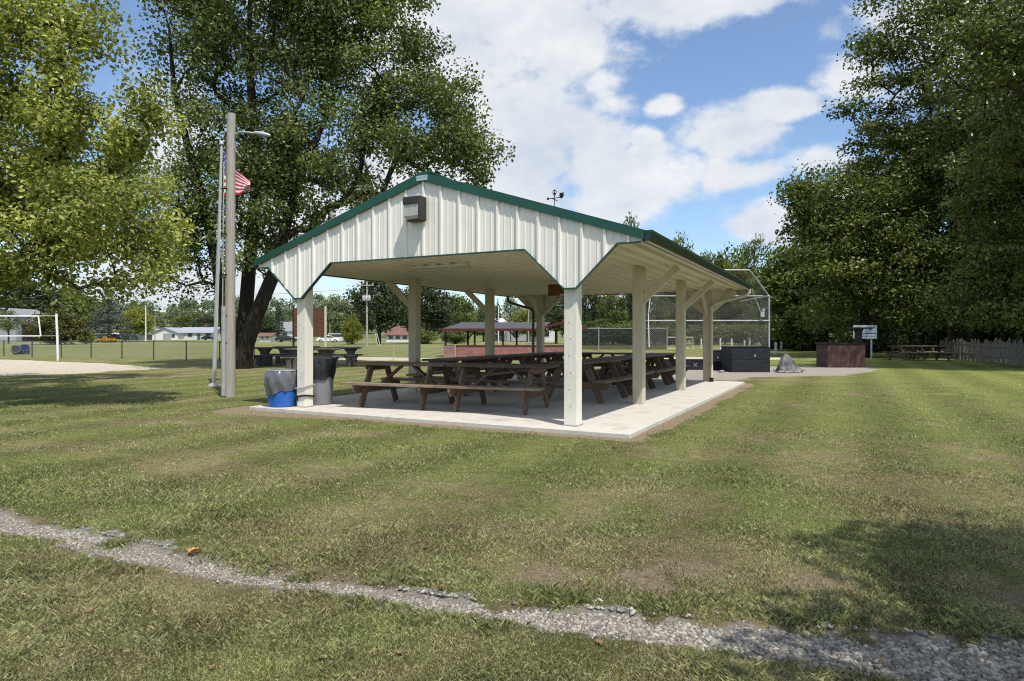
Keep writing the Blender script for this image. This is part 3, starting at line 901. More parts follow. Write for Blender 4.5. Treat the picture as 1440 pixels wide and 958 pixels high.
# ------------------------------------------------------------------ PICNIC TABLES
TL = 1.86; TZ = .79; BZ = .455
def make_table():
    t = thing('picnic_table', 'x', 'picnic table')
    mb = MB(); rgt = random.Random(4)
    for k in range(5):
        y = (k - 2) * .152
        mb.box((rgt.uniform(-.01, .01), y, TZ - .02), (TL, .142, .04))
    mb.build('tabletop', M_['woodtop'], t, bevel=.005)
    for s in (-1, 1):
        mb = MB(); mb.box((0, s * .665, BZ - .022), (TL + .03, .265, .044)); mb.build('bench', M_['benchtop'], t, bevel=.006)
    for x in (-.62, .62):
        for s in (-1, 1):
            mb = MB(); mb.bar((x, s * .60, 0), (x, s * .26, TZ - .045), .045, .15, up=(0, s, 0.35))
            # cut foot flat
            for i, v in enumerate(mb.v):
                if v[2] < .02: mb.v[i] = (v[0], v[1], 0.0)
                if v[2] > TZ - .045: mb.v[i] = (v[0], v[1], TZ - .045)
            mb.build('leg', M_['wood'], t, bevel=.004)
        xs = x + (.047 if x > 0 else -.047)
        mb = MB(); mb.prism([(-.79, BZ - .046), (.79, BZ - .046), (.79, BZ - .10), (.72, BZ - .19), (-.72, BZ - .19), (-.79, BZ - .10)], xs - .021, xs + .021)
        mb.v = [(v[1], v[0], v[2]) for v in mb.v]
        mb.build('crossbeam', M_['wood'], t, bevel=.004)
        mb = MB(); mb.prism([(-.37, TZ - .042), (.37, TZ - .042), (.37, TZ - .09), (.30, TZ - .14), (-.30, TZ - .14), (-.37, TZ - .09)], xs - .021, xs + .021)
        mb.v = [(v[1], v[0], v[2]) for v in mb.v]
        mb.build('top_cleat', M_['wood'], t, bevel=.004)
        sg = 1 if x > 0 else -1
        mb = MB(); mb.bar((x, 0, BZ - .10), (sg * .12, 0, TZ - .05), .09, .045, up=(0, 0, 1)); mb.build('brace', M_['wood'], t, bevel=.004)
    return t
tb0 = make_table()
ordn = ['nearest', 'second', 'third', 'farthest']
spots = [(-3.72, 1.06, .11, 'picnic table at the front of the shelter, left one of the end to end pair', 'wooden picnic tables under the shelter'),
         (-1.83, 1.27, .11, 'picnic table at the front of the shelter, right one of the end to end pair', 'wooden picnic tables under the shelter')]
for k in range(4):
    spots.append((-4.30 + .03 * (k % 2), 3.72 + 1.89 * k, PI / 2 + .02 * (-1) ** k, ['nearest', 'second from the front', 'third from the front', 'farthest'][k] + ' wooden picnic table in the left hand row inside the shelter', 'wooden picnic tables under the shelter'))
    spots.append((-1.22 - .03 * (k % 2), 3.62 + 1.89 * k, PI / 2 - .02 * (-1) ** k, ['nearest', 'second from the front', 'third from the front', 'farthest'][k] + ' wooden picnic table in the right hand row beside the side posts', 'wooden picnic tables under the shelter'))
spots.append((-2.75, 9.55, .03, 'wooden picnic table set crosswise at the far end of the shelter between the two rows', 'wooden picnic tables under the shelter'))
for i, (a, b, r, lab, grp) in enumerate(spots):
    o = tb0 if i == 0 else copy_tree(tb0)
    ja = random.Random(i * 7 + 1); x, y = S2W(a + (ja.uniform(-.05, .05) if i > 1 else 0), b); o.location = (x, y, SLAB_Z); o.rotation_euler = (0, 0, -TH + r + (ja.uniform(-.05, .05) if i > 1 else 0)); tag(o, lab, 'picnic table', grp)
# small tables under the right-hand trees
for px, py, r, lab in ((1276, 506.5, .15, 'wooden picnic table in the shade under the right hand trees, left of three'),
                       (1292, 505, .3, 'wooden picnic table in the shade under the right hand trees, middle of three'),
                       (1309, 506.8, -.1, 'wooden picnic table in the shade next to the old board fence, right of three')):
    o = copy_tree(tb0); x, y = G(px, py); o.location = (x, y, 0); o.rotation_euler = (0, 0, r); tag(o, lab, 'picnic table', 'picnic tables under the right hand trees')

# concrete tables on the left
def make_ctable():
    t = thing('concrete_table', 'x', 'picnic table')
    mb = MB(); mb.box((0, 0, .80), (2.1, .75, .07)); mb.build('tabletop', M_['oldconcrete'], t, bevel=.01)
    for x in (-.62, .62):
        mb = MB(); mb.prism([(-.17, 0), (.17, 0), (.14, .2), (.12, .45), (.15, .62), (.27, .76), (-.27, .76), (-.15, .62), (-.12, .45), (-.14, .2)], -.24, .24)
        for i, v in enumerate(mb.v): mb.v[i] = (v[0] + x, v[1], v[2])
        mb.build('pedestal', M_['concretelight'], t, bevel=.01)
    for s in (-1, 1):
        mb = MB(); mb.box((0, s * .78, .47), (2.0, .30, .06)); b_ = mb.build('bench', M_['oldconcrete'], t, bevel=.01)
        for x in (-.65, .65):
            mb = MB(); mb.prism([(-.10, 0), (.10, 0), (.08, .3), (.17, .438), (-.17, .438), (-.08, .3)], -.11, .11)
            for i, v in enumerate(mb.v): mb.v[i] = (v[0] + x, v[1] + s * .78, v[2])
            mb.build('bench_pedestal', M_['concretelight'], b_, bevel=.006)
    return t
ct = make_ctable()
for i, (px, Yc, r, lab) in enumerate(((392, 29.2, .05, 'dark concrete picnic table near the leaning trunk, left of the concrete tables'),
                                      (440, 26.6, -.08, 'dark concrete picnic table directly behind the grey trash can'),
                                      (474, 29.0, .06, 'dark concrete picnic table with pale pedestals, right end of the concrete tables'),
                                      (417, 31.6, .03, 'dark concrete picnic table at the back of the concrete tables'))):
    o = ct if i == 0 else copy_tree(ct)
    o.location = (at(px, Yc), Yc, 0); o.rotation_euler = (0, 0, r); tag(o, lab, 'picnic table', 'concrete tables beyond the shelter')

# ------------------------------------------------------------------ TRASH CANS, CHAINS
x, y = S2W(-5.68, -.12)
t = thing('trash_barrel', 'blue plastic barrel with grey trash bag over its rim beside the front left post', 'trash barrel', (x, y, SLAB_Z))
mb = MB(); mb.lathe([(0.0, 0), (.20, 0), (.235, .012), (.245, .04), (.25, .2), (.255, .36), (.25, .5), (.24, .62), (.235, .62), (.235, .3), (0, .3)], 36); mb.build('barrel', M_['blue'], t, smooth=True)
nz = random.Random(2); ph = [nz.uniform(0, 6.28) for _ in range(10)]
def wob(r, z, a):
    w = sum(math.sin(a * (k + 2) + ph[k]) / (k + 2) for k in range(8))
    drop = 1.0 if z < .5 else 0.0
    zz = z + drop * (.10 * math.cos(a - .55) + .045 * w) * (1 if z < .32 else .5)
    fold = .012 * math.sin(a * 9 + z * 14 + ph[3]) + .008 * math.sin(a * 17 - z * 20)
    return r + (fold if z < .62 else fold * .25), zz
mb = MB(); mb.lathe([(.21, .50), (.238, .645), (.262, .655), (.288, .60), (.300, .52), (.298, .45), (.288, .37), (.272, .30)], 72, wob=wob); mb.build('bag', M_['bag'], t, smooth=True)
mb = MB(); mb.lathe([(.232, .648), (.232, .675), (.268, .675), (.272, .655), (.268, .648)], 40); mb.build('rim', M_['lid'], t, smooth=True)
x, y = S2W(-5.33, .46)
t = thing('trash_can', 'tall grey trash can with a black liner standing behind the front left post', 'trash can', (x, y, SLAB_Z))
mb = MB(); mb.lathe([(0, 0), (.215, 0), (.228, .015), (.262, .55), (.285, .86), (.272, .86), (.25, .5), (0, .45)], 36); mb.build('can_body', M_['greyplastic'], t, smooth=True)
def wob2(r, z, a):
    low = 1.0 if z < .7 else 0.0
    d = .22 * max(0, math.cos(a + 2.1)) + .16 * max(0, math.cos(a + .35)) ** 4 - .06
    zz = z - low * d + low * .03 * math.sin(7 * a)
    return r + .008 * math.sin(11 * a + z * 9), zz
mb = MB(); mb.lathe([(.25, .80), (.275, .875), (.30, .872), (.305, .80), (.296, .69), (.288, .60)], 64, wob=wob2); mb.build('liner', M_['blackbag'], t, smooth=True)
# chain and strap around the front left post
def loop_pts(h, z, n, sag, wide):
    pts = []
    per = 8 * h
    for i in range(n):
        d = per * i / n
        if d < 2 * h: p = (-h + d, -h)
        elif d < 4 * h: p = (h, -h + d - 2 * h)
        elif d < 6 * h: p = (h - (d - 4 * h), h)
        else: p = (-h, h - (d - 6 * h))
        pts.append(Vector((p[0], p[1], z - sag * math.cos(d / per * 2 * PI * wide))))
    return pts
x, y = S2W(-WID, 0)
t = thing('chain', 'light steel chain wrapped around the front left post', 'chain', (x, y, 0), -TH)
mb = MB()
pts = loop_pts(PW / 2 + .014, .43, 34, .03, 1)
for i, p in enumerate(pts):
    q = pts[(i + 1) % len(pts)]; d = (q - p).normalized()
    m3 = d.to_track_quat('X', 'Z').to_matrix() @ Matrix.Rotation((PI / 2 if i % 2 else 0) + .6, 3, 'X')
    mb.torus((p + q) / 2, .012, .0042, m3, 8, 5, 1.5)
mb.build('links', M_['galvmatte'], t)
t = thing('strap', 'dark rubber strap tied around the foot of the front left post', 'strap', (x, y, 0), -TH)
mb = MB(); pts = loop_pts(PW / 2 + .014, .265, 24, .012, 2); mb.tube(pts + [pts[0]], .016, 6); mb.build('band', M_['blackmetal'], t)
mb = MB(); mb.tube([(-.07, -PW / 2 - .03, .26), (-.06, -PW / 2 - .035, .21), (-.045, -PW / 2 - .03, .17)], [.018, .014, .008], 6); mb.build('loose_end', M_['blackmetal'], t)

# ------------------------------------------------------------------ LIGHT POLE, FLAGPOLE, FLAG
x, y = G(321.5, 558)
t = thing('lamp_pole', 'tall grey wooden pole with a street lamp arm on the grass beside the flagpole', 'lamp pole', (x, y, 0))
mb = MB(); mb.tube([(.03, 0, -.1), (.03, 0, 1.6), (.035, 0, 3.2), (.045, 0, 4.8), (.06, 0, 6.28)], [.118, .112, .104, .098, .090], 18); mb.build('pole', M_['polewood'], t, smooth=True)
mb = MB(); mb.tube([(-.06, -.115, .03), (-.06, -.115, 2.0)], .05, 10); mb.build('conduit', M_['galvmatte'], t, smooth=True)
mb = MB(); mb.tube([(-.10, -.075, 2.0), (-.085, -.075, 3.9), (-.08, -.06, 5.2)], .014, 6); mb.build('cable', M_['galvmatte'], t)
for z in (1.2, 1.8, 2.7, 3.6, 4.6):
    mb = MB(); mb.box((-.06, -.115 + .01 * z * .3, z), (.14, .02, .025)); mb.build('clamp', M_['blackmetal'], t)
mb = MB(); mb.tube([(.12, -.03, 5.60), (.125, -.035, 5.72), (.16, -.045, 5.81), (.26, -.05, 5.86), (.45, -.05, 5.85), (.62, -.05, 5.83)], .022, 8)
mb.tube([(.12, -.03, 5.58), (.20, -.04, 5.42), (.30, -.045, 5.30)], .008, 6)
arm = mb.build('lamp_arm', M_['galvmatte'], t, smooth=True)
mb = MB(); mb.tube([(.55, -.05, 5.835), (.62, -.05, 5.84), (.76, -.05, 5.82), (.90, -.05, 5.79), (.95, -.05, 5.78)], [.026, .042, .055, .042, .018], 10); hd = mb.build('lamp_head', M_['galvmatte'], arm, smooth=True)
x, y = G(301, 543.5)
lean = .20
t = thing('flagpole', 'slim silver flagpole standing behind the wooden lamp pole', 'flagpole', (x, y, 0))
mb = MB(); mb.tube([(0, 0, 0), (lean * .5, 0, 3.2), (lean, 0, 6.42)], [.055, .044, .030], 12); mb.build('pole', M_['flagpole'], t, smooth=True)
mb = MB(); mb.lathe([(0, .09), (.03, .08), (.055, .045), (.055, .0), (.03, -.03), (0, -.04)], 14, (lean, 0, 6.47)); mb.build('finial', M_['flagpole'], t, smooth=True)
mb = MB(); mb.lathe([(.16, 0), (.16, .03), (.08, .09), (.06, .10)], 16); mb.build('base', M_['flagpole'], t, smooth=True)
mb = MB(); mb.tube([(.085, -.03, 1.2), (lean * .6 + .06, -.05, 3.6), (lean + .035, -.03, 6.35)], .006, 5); mb.build('rope', M_['white'], t)
mb = MB()
NS, NT = 66, 52
ztop, hoist = 6.33, 1.27
vs = []
for j in range(NT + 1):
    tt = j / NT
    for i in range(NS + 1):
        s = i / NS
        zt = ztop - (.10 * s + .88 * s ** 1.1); zb = ztop - hoist + .19 * s ** .8
        z = zt + (zb - zt) * tt - .05 * math.sin(s * PI) * (1 - tt)
        xx = .035 + .80 * s + .035 * math.sin(s * 9 + tt * 3) 
        yy = (.13 * math.sin(s * 11 + tt * 2.6) + .05 * math.sin(s * 23 + tt * 5)) * min(1, s * 3)
        vs.append((lean * .97 + xx, yy, z))
fs = []; ms = []
for j in range(NT):
    for i in range(NS):
        fs.append((j * (NS + 1) + i, j * (NS + 1) + i + 1, (j + 1) * (NS + 1) + i + 1, (j + 1) * (NS + 1) + i))
        stripe = j // 4
        if stripe < 7 and i < NS * .4:
            star = (j % 3 == 1 and i % 4 == (1 if (j // 3) % 2 == 0 else 3) and 1 <= j < 27 and i > 0)
            ms.append(1 if star else 2)
        else: ms.append(0 if stripe % 2 == 0 else 1)
mb.add(vs, fs); mb.m = ms
o = mb.build('flag', [M_['flagred'], M_['flagwhite'], M_['flagblue']], None, smooth=True)
o.location = (x, y, 0)
tag(o, 'red and white striped flag with starred blue corner drooping from the flagpole', 'flag')

# ------------------------------------------------------------------ TREES
def nrm(v): return v / (np.linalg.norm(v, axis=-1, keepdims=True) + 1e-9)
def leaf_quads(C, sig, per, size, rg, clump_t=None, upbias=.85, aspect=.62, flat=.75, six=False):
    """C centres (n,3); returns V,F,tint"""
    n = len(C); N_ = n * per
    sig = np.broadcast_to(np.asarray(sig, float).reshape(-1, 1) if np.ndim(sig) else sig, (n, 1)) if not np.isscalar(sig) else np.full((n, 1), sig)
    d = rg.normal(0, 1, (n, per, 3)); d[..., 2] *= flat
    rr = np.linalg.norm(d, axis=-1, keepdims=True); d = d / rr * np.minimum(rr, 1.9)
    P = (C[:, None] + d * sig[:, None]).reshape(-1, 3)
    nor = nrm(rg.normal(0, 1, (N_, 3)) * np.array([1, 1, .8]) + nrm(d.reshape(-1, 3)) * .5 + np.array([0, 0, upbias]))
    t = nrm(np.cross(nor, rg.normal(0, 1, (N_, 3)))); b = np.cross(nor, t)
    s = size * (.65 + .7 * rg.random((N_, 1)))
    if six:
        k = .18
        V = np.stack([P - t * s * .5, P - t * s * .12 + b * s * aspect * .5 + nor * s * k, P + t * s * .28 + b * s * aspect * .34 + nor * s * k * .7, P + t * s * .55,
                      P + t * s * .28 - b * s * aspect * .34 + nor * s * k * .7, P - t * s * .12 - b * s * aspect * .5 + nor * s * k], 1)
        f0 = np.array([[0, 1, 2, 3], [0, 3, 4, 5]])
        Fc = (f0[None] + (np.arange(N_) * 6)[:, None, None]).reshape(-1, 4); kk = 6
    else:
        V = np.stack([P - t * s * .5, P + b * s * aspect * .5 - t * s * .05, P + t * s * .5, P - b * s * aspect * .5 - t * s * .05], 1)
        Fc = np.arange(N_ * 4).reshape(-1, 4); kk = 4
    ct = rg.random(n) if clump_t is None else clump_t
    tint = np.clip(np.repeat(ct, per) * .45 + rg.random(N_) * .5 + .05, 0, 1)
    return V.reshape(-1, 3), Fc, np.repeat(tint, kk)

def ell_sample(ells, n, rg, shell=.45):
    vol = np.array([e[3] * e[4] * e[5] for e in ells]); vol = vol ** .75
    i = rg.choice(len(ells), n, p=vol / vol.sum())
    E = np.array(ells)[i]
    d = nrm(rg.normal(0, 1, (n, 3)))
    r = (shell ** 3 + (1 - shell ** 3) * rg.random(n)) ** (1 / 3)
    return E[:, :3] + d * r[:, None] * E[:, 3:]

def grow(stems, targets, rg, mb, rtip=.012, seg=.75, kexp=.46, n=6, rmax=.2):
    """stems: [(points, radii)] ; limbs reach every target; adds tubes to mb"""
    P = []; par = []; load = []; isstem = []
    for pts, rad in stems:
        pts = np.array(pts, float)
        mb.tube(pts, rad, 12)
        prev = -1
        for k in range(len(pts) - 1):
            m_ = max(2, int(np.linalg.norm(pts[k + 1] - pts[k]) / .5))
            for q in range(m_):
                P.append(pts[k] + (pts[k + 1] - pts[k]) * q / m_); par.append(prev); isstem.append(True); prev = len(P) - 1
        P.append(pts[-1]); par.append(prev); isstem.append(True)
    base = P[0]; zmin = base[2] + 1.2
    order = np.argsort(np.linalg.norm(targets - base, axis=1))
    ends = []
    for ti in order:
        t = targets[ti]; A = np.array(P)
        d = t - A; L_ = np.linalg.norm(d, axis=1)
        cost = L_ * (1 + .9 * np.clip(-(d[:, 2] / (L_ + 1e-6)) + .05, 0, 1)) + (A[:, 2] < zmin) * 50
        j = int(np.argmin(cost)); L1 = L_[j]
        m_ = max(2, int(L1 / seg)); prev = j
        a = P[j]
        jit = rg.normal(0, .10 * L1 / m_ + .02, (m_, 3))
        for q in range(1, m_ + 1):
            f = q / m_
            p = a + (t - a) * f + np.array([0, 0, .10 * L1 * math.sin(PI * f)]) + (jit[q - 1] if q < m_ else 0)
            P.append(p); par.append(prev); isstem.append(False); prev = len(P) - 1
        ends.append(prev)
    load = np.zeros(len(P))
    for e in ends: load[e] += 1
    for i in range(len(P) - 1, -1, -1):
        if par[i] >= 0 and not isstem[i]: load[par[i]] += load[i]
    for i in range(len(P)):
        if isstem[i] or par[i] < 0: continue
        j = par[i]
        r1 = min(rmax, rtip * load[i] ** kexp); r0 = min(rmax, rtip * max(load[i], load[j] if not isstem[j] else load[i] * 1.3) ** kexp)
        mb.tube([P[j], P[i]], [r0, r1], n if r1 > .03 else 4, cap=False)

def tree(name, label, cat, loc, stems, ells, nclump, per, sig, leafsize, leafm, barkm, seed, group=None, shell=.45, rtip=.012, six=False, extra=None, flat=.75, limb=True):
    rg = np.random.default_rng(seed)
    t = thing(name, label, cat, loc, 0, group)
    C = ell_sample(ells, nclump, rg, shell)
    if extra is not None: C = np.concatenate([C, np.array(extra, float)])
    mb = MB(); grow(stems, C, rg, mb, rtip)
    if extra is None and not limb: pass
    mb.build('trunk', M_[barkm], t, smooth=True)
    sg = sig * (.7 + .6 * rg.random(len(C)))
    V, Fc, tn = leaf_quads(C, sg, per, leafsize, rg, six=six, flat=flat)
    np_mesh('crown', V, Fc, M_[leafm], t, attrs=dict(tint=tn))
    return t

# big ash-like tree behind the flagpole
Yb = 26.7
def E(px, py, rx, rz, Yt, X0, dy=0.0, ry=None):
    k = Yt / F
    return (at(px, Yt) - X0, dy, zat(py, Yt), rx * k, (ry if ry else rx * .8) * k, rz * k)
X0 = at(335, Yb)
def PP(px, py, dy=0): return (at(px, Yb) - X0, dy, zat(py, Yb))
stems = [([PP(332, 522), PP(322, 490), PP(316, 440), PP(306, 380), PP(290, 300), PP(268, 220), PP(245, 130), PP(238, 40)], [.36, .28, .24, .22, .19, .16, .11, .05]),
         ([PP(338, 522, .3), PP(338, 480, .3), PP(340, 420, .5), PP(344, 350, .6), PP(352, 270, .6), PP(352, 180, .4), PP(348, 90, .2), PP(352, -40, 0)], [.42, .33, .29, .27, .24, .20, .15, .06]),
         ([PP(343, 520, -.2), PP(350, 490, -.4), PP(366, 450, -.6), PP(382, 412, -.6), PP(397, 376, -.6), PP(408, 320, -.5), PP(430, 240, -.4), PP(470, 150, -.2)], [.42, .33, .30, .28, .26, .21, .15, .06])]
ells = [E(370, 130, 130, 150, Yb, X0), E(300, 190, 90, 110, Yb, X0, 1.5), E(590, 185, 110, 80, Yb, X0, -.5), E(520, 80, 110, 100, Yb, X0, .5), E(480, 230, 110, 70, Yb, X0, -1.0), E(255, 50, 60, 75, Yb, X0, .5), E(640, 215, 60, 50, Yb, X0, -.5),
        E(272, 340, 50, 55, Yb, X0, .5), E(400, 310, 70, 45, Yb, X0, -1), E(370, -50, 170, 90, Yb, X0), E(560, 10, 60, 60, Yb, X0), E(290, 270, 60, 60, Yb, X0, -1), E(375, 20, 165, 80, Yb, X0, 1), E(262, 350, 45, 55, Yb, X0, -.8), E(370, 350, 40, 35, Yb, X0, -1.5), E(385, 250, 60, 60, Yb, X0, -2)]
ex = [PP(395, 355, -.5), PP(385, 372, -.3), PP(300, 400, 0), PP(262, 402, 0), PP(375, 345, 0)]
tree('shade_tree', 'huge dark green shade tree with three spreading trunks behind the flagpole', 'tree', (X0, Yb, 0), stems, ells, 520, 235, .42, .15, 'leafbig', 'barkdark', 21, shell=.35, rtip=.017, extra=ex)

# yellow-green maple at the left edge
Ym = 12.0; X0 = -10.9
def PM(px, py, dy=0): return (at(px, Ym) - X0, dy, zat(py, Ym))
stems = [([(0, 0, -.05), (.03, 0, 1.0), (.05, 0, 1.7), (.15, 0, 3.2), (.3, 0, 5.2), (.4, 0, 7.4)], [.24, .19, .17, .14, .10, .03]),
         ([(.05, 0, 1.45), (.7, -.1, 1.85), (1.35, -.2, 2.3), (2.0, -.2, 3.0), (2.5, -.1, 3.7)], [.14, .11, .085, .06, .03])]
ells = [E(20, 80, 100, 110, Ym, X0), E(-60, 180, 180, 150, Ym, X0), E(90, 215, 110, 90, Ym, X0, -.2), E(140, 300, 105, 80, Ym, X0, .2), E(60, 330, 110, 60, Ym, X0, -.6), E(80, 40, 55, 70, Ym, X0, .4), E(195, 345, 55, 40, Ym, X0), E(20, -60, 130, 80, Ym, X0), E(-190, 250, 130, 120, Ym, X0), E(-40, 340, 110, 70, Ym, X0, .8), E(190, 170, 45, 40, Ym, X0)]
ells = [(a, b, c, d, min(e * 1.2, 1.9), f) for a, b, c, d, e, f in ells]
ells += [(-3.4, 5.4, 5.4, 2.3, 2.3, 1.4), (-1.2, 6.6, 5.8, 2.0, 2.2, 1.2), (-5.2, 6.5, 4.8, 2.0, 2.4, 1.2), (-1.6, 3.4, 5.6, 1.8, 1.8, 1.6)]  # rear lobes hidden behind the crown, added to shade the sand court
ex = [PM(180, 395), PM(140, 402, .3), PM(222, 380), PM(210, 390, -.2), PM(100, 405, .2)]
tree('maple_tree', 'yellow green maple reaching in from the left edge with sunlit leaves', 'tree', (X0, Ym, 0), stems, ells, 430, 215, .235, .088, 'leafmaple', 'bark', 33, shell=.3, rtip=.009, six=True, extra=ex)

# right-hand trees
def rtree(label, px, Yt, ellpx, ncl, per, sig, ls, lm, seed, hpx, group='trees along the right side', rtr=.35, shell=.4, px_lean=0, name='shade_tree'):
    X0 = at(px, Yt)
    ells = [E(a, b, c, d, Yt, X0, dy) for a, b, c, d, dy in ellpx]
    H = zat(hpx, Yt)
    stems = [([(0, 0, -.1), (.05, 0, H * .25), (px_lean * .4, .1, H * .5), (px_lean, 0, H * .8), (px_lean * 1.2, 0, H)], [rtr, rtr * .75, rtr * .55, rtr * .3, .05])]
    return tree(name, label, 'tree', (X0, Yt, 0), stems, ells, ncl, per, sig, ls, lm, 'barkdark', seed, group, shell, .016, flat=.42)
rtree('tallest dark shade tree at the right, its crown running out of the top', 1345, 41,
      [(1330, 60, 110, 90, -4), (1245, 95, 55, 55, -1), (1260, 20, 70, 40, 0), (1420, 130, 120, 110, 0), (1262, 230, 75, 60, -.5), (1345, 260, 110, 110, -1), (1400, 380, 110, 90, -1), (1210, 165, 35, 22, -1), (1300, 370, 90, 70, 0), (1440, -40, 160, 90, 0), (1300, 140, 90, 70, 0), (1196, 80, 22, 9, -1), (1190, 152, 22, 9, -1), (1212, 186, 24, 9, -1), (1222, 45, 24, 10, -1), (1340, 200, 110, 90, -3), (1380, 300, 110, 90, -4), (1290, 300, 90, 80, -3), (1330, 420, 90, 50, -2)],
      600, 180, .62, .21, 'leafdark', 51, 60, px_lean=-.6)
rtree('dark shade tree with rounded outer boughs left of the tallest right hand tree', 1215, 40,
      [(1165, 280, 55, 45, 0), (1215, 300, 80, 70, 0), (1170, 365, 60, 60, -1), (1240, 380, 80, 70, -1), (1140, 300, 30, 30, 0), (1215, 430, 80, 55, 0), (1250, 230, 55, 55, 0), (1122, 272, 18, 12, 0), (1118, 330, 16, 12, 0), (1150, 245, 20, 12, 0)],
      300, 165, .64, .21, 'leafgreen', 52, 230)
rtree('near dark shade tree at the right edge above the old board fence', 1500, 27,
      [(1430, 240, 75, 60, 0), (1460, 330, 90, 90, 0), (1400, 400, 70, 60, 0), (1470, 120, 110, 120, 0), (1560, 60, 140, 140, 0), (1450, 440, 60, 40, 0), (1560, 300, 150, 150, 0), (1390, 300, 45, 40, 0), (1440, 120, 90, 80, -5), (1480, 240, 90, 80, -5), (1400, 60, 90, 70, -4), (1520, 100, 120, 90, -6), (1360, 110, 70, 50, -3.5), (1320, 140, 60, 45, -4), (1285, 125, 55, 40, -4), (1400, 230, 70, 60, -3)],
      560, 190, .50, .16, 'leafdark', 53, -60)
rtree('dark shade tree filling the gap behind the right hand trees', 1300, 56,
      [(1290, 250, 90, 90, 0), (1350, 300, 90, 90, 0), (1260, 340, 80, 80, 0), (1320, 390, 100, 70, 0), (1400, 220, 90, 90, 0)],
      260, 150, .8, .32, 'leafdark', 55, 230)
rtree('dark shade tree far back at the right edge behind the board fence', 1420, 50,
      [(1410, 250, 90, 90, 0), (1450, 340, 90, 90, 0), (1390, 390, 80, 70, 0), (1430, 150, 90, 90, 0)],
      240, 150, .75, .3, 'leafdark', 56, 180)
rtree('bright green tree at the left end of the right hand row', 1125, 58,
      [(1120, 380, 38, 40, 0), (1105, 420, 40, 45, 0), (1145, 410, 45, 55, 0), (1130, 450, 45, 35, 0), (1090, 390, 20, 30, 0), (1160, 360, 35, 35, 0)],
      230, 110, .7, .32, 'leafgreen', 54, 350, rtr=.3)

# understory bushes (own stems and leaves)
def bush_mesh(seed, lm, n=70, per=110, ls=.09):
    rg = np.random.default_rng(seed)
    C = ell_sample([(0, 0, .45, .5, .5, .48), (.25, .1, .35, .4, .4, .36), (-.3, -.05, .3, .35, .35, .33)], n, rg, .5)
    V, Fc, tn = leaf_quads(C, .10, per, ls, rg)
    V[:, 2] = np.abs(V[:, 2])
    mb = MB()
    for k in range(0, n, 4):
        c = C[k]; mb.tube([(c[0] * .1, c[1] * .1, -.02), (c[0] * .5, c[1] * .5, c[2] * .55), tuple(c)], [.02, .012, .004], 5, cap=False)
    return V, Fc, tn, mb
BUSH = {}
def bush(name, label, cat, px, Yt, w, h, lm, seed=1, group=None, key=0):
    k = (lm, key)
    t = thing(name, label, cat, (at(px, Yt), Yt, 0), seed * 1.3, group, (w, w, h))
    if k not in BUSH:
        V, Fc, tn, mb = bush_mesh(90 + key, lm)
        a = mb.build('stem', M_['barkdark'], t); b = np_mesh('foliage', V, Fc, M_[lm], t, attrs=dict(tint=tn))
        BUSH[k] = (a, b)
    else:
        for o in BUSH[k]:
            c = o.copy(); COL.objects.link(c); c.parent = t
    return t
ug = 'undergrowth along the right side'
for i, (px, Yt, w, h, lab) in enumerate((
        (1150, 60, 4.5, 4.0, 'dark bush under the bright green tree behind the brick barbecue'),
        (1185, 56, 4.5, 4.5, 'dark bush directly behind the white sign board'),
        (1105, 66, 4.5, 3.6, 'dark bush seen right behind the tarp covered heap'),
        (1222, 54, 4.2, 4.6, 'dark bush right of the white sign board'),
        (1262, 52, 4.2, 4.6, 'dark bush behind the leftmost shaded picnic table'),
        (1300, 50, 4.0, 4.8, 'dark bush behind the rightmost shaded picnic table'),
        (1345, 47, 3.6, 4.6, 'dark bush behind the left part of the old board fence'),
        (1392, 44, 3.4, 4.4, 'dark bush behind the middle of the old board fence'),
        (1440, 41, 3.2, 4.2, 'dark bush behind the right part of the old board fence'),
        (1490, 38, 3.2, 4.2, 'dark bush at the right edge past the old board fence'))):
    bush('bush', lab, 'bush', px, Yt, w, h, 'leafdark', i, ug, i % 2)

# tree whose shadow falls on the lawn at the lower right
X0 = 5.6
stems = [([(0, 0, -.05), (0, 0, 1.6), (-.1, .1, 3.0), (-.2, .2, 5.0), (-.3, .3, 7.0)], [.25, .2, .16, .11, .04])]
ells = [(-2.3, -.35, 5.2, .8, .35, .6), (-.6, .6, 5.4, 1.5, .60, .8), (.9, .7, 5.2, 1.5, .8, .9), (2.6, .5, 5.4, 1.5, .9, 1.0), (0, 0, 6.7, 1.6, .8, .7), (.8, -1.9, 5.0, 2.0, .45, .7), (3.0, -1.6, 5.0, 1.2, .7, .8)]
tree('shade_tree', 'shade tree close to the viewpoint on the right, shading the lower right lawn', 'tree', (X0, .3, 0), stems, ells, 260, 190, .25, .12, 'leafgreen', 'bark', 77, rtip=.010)

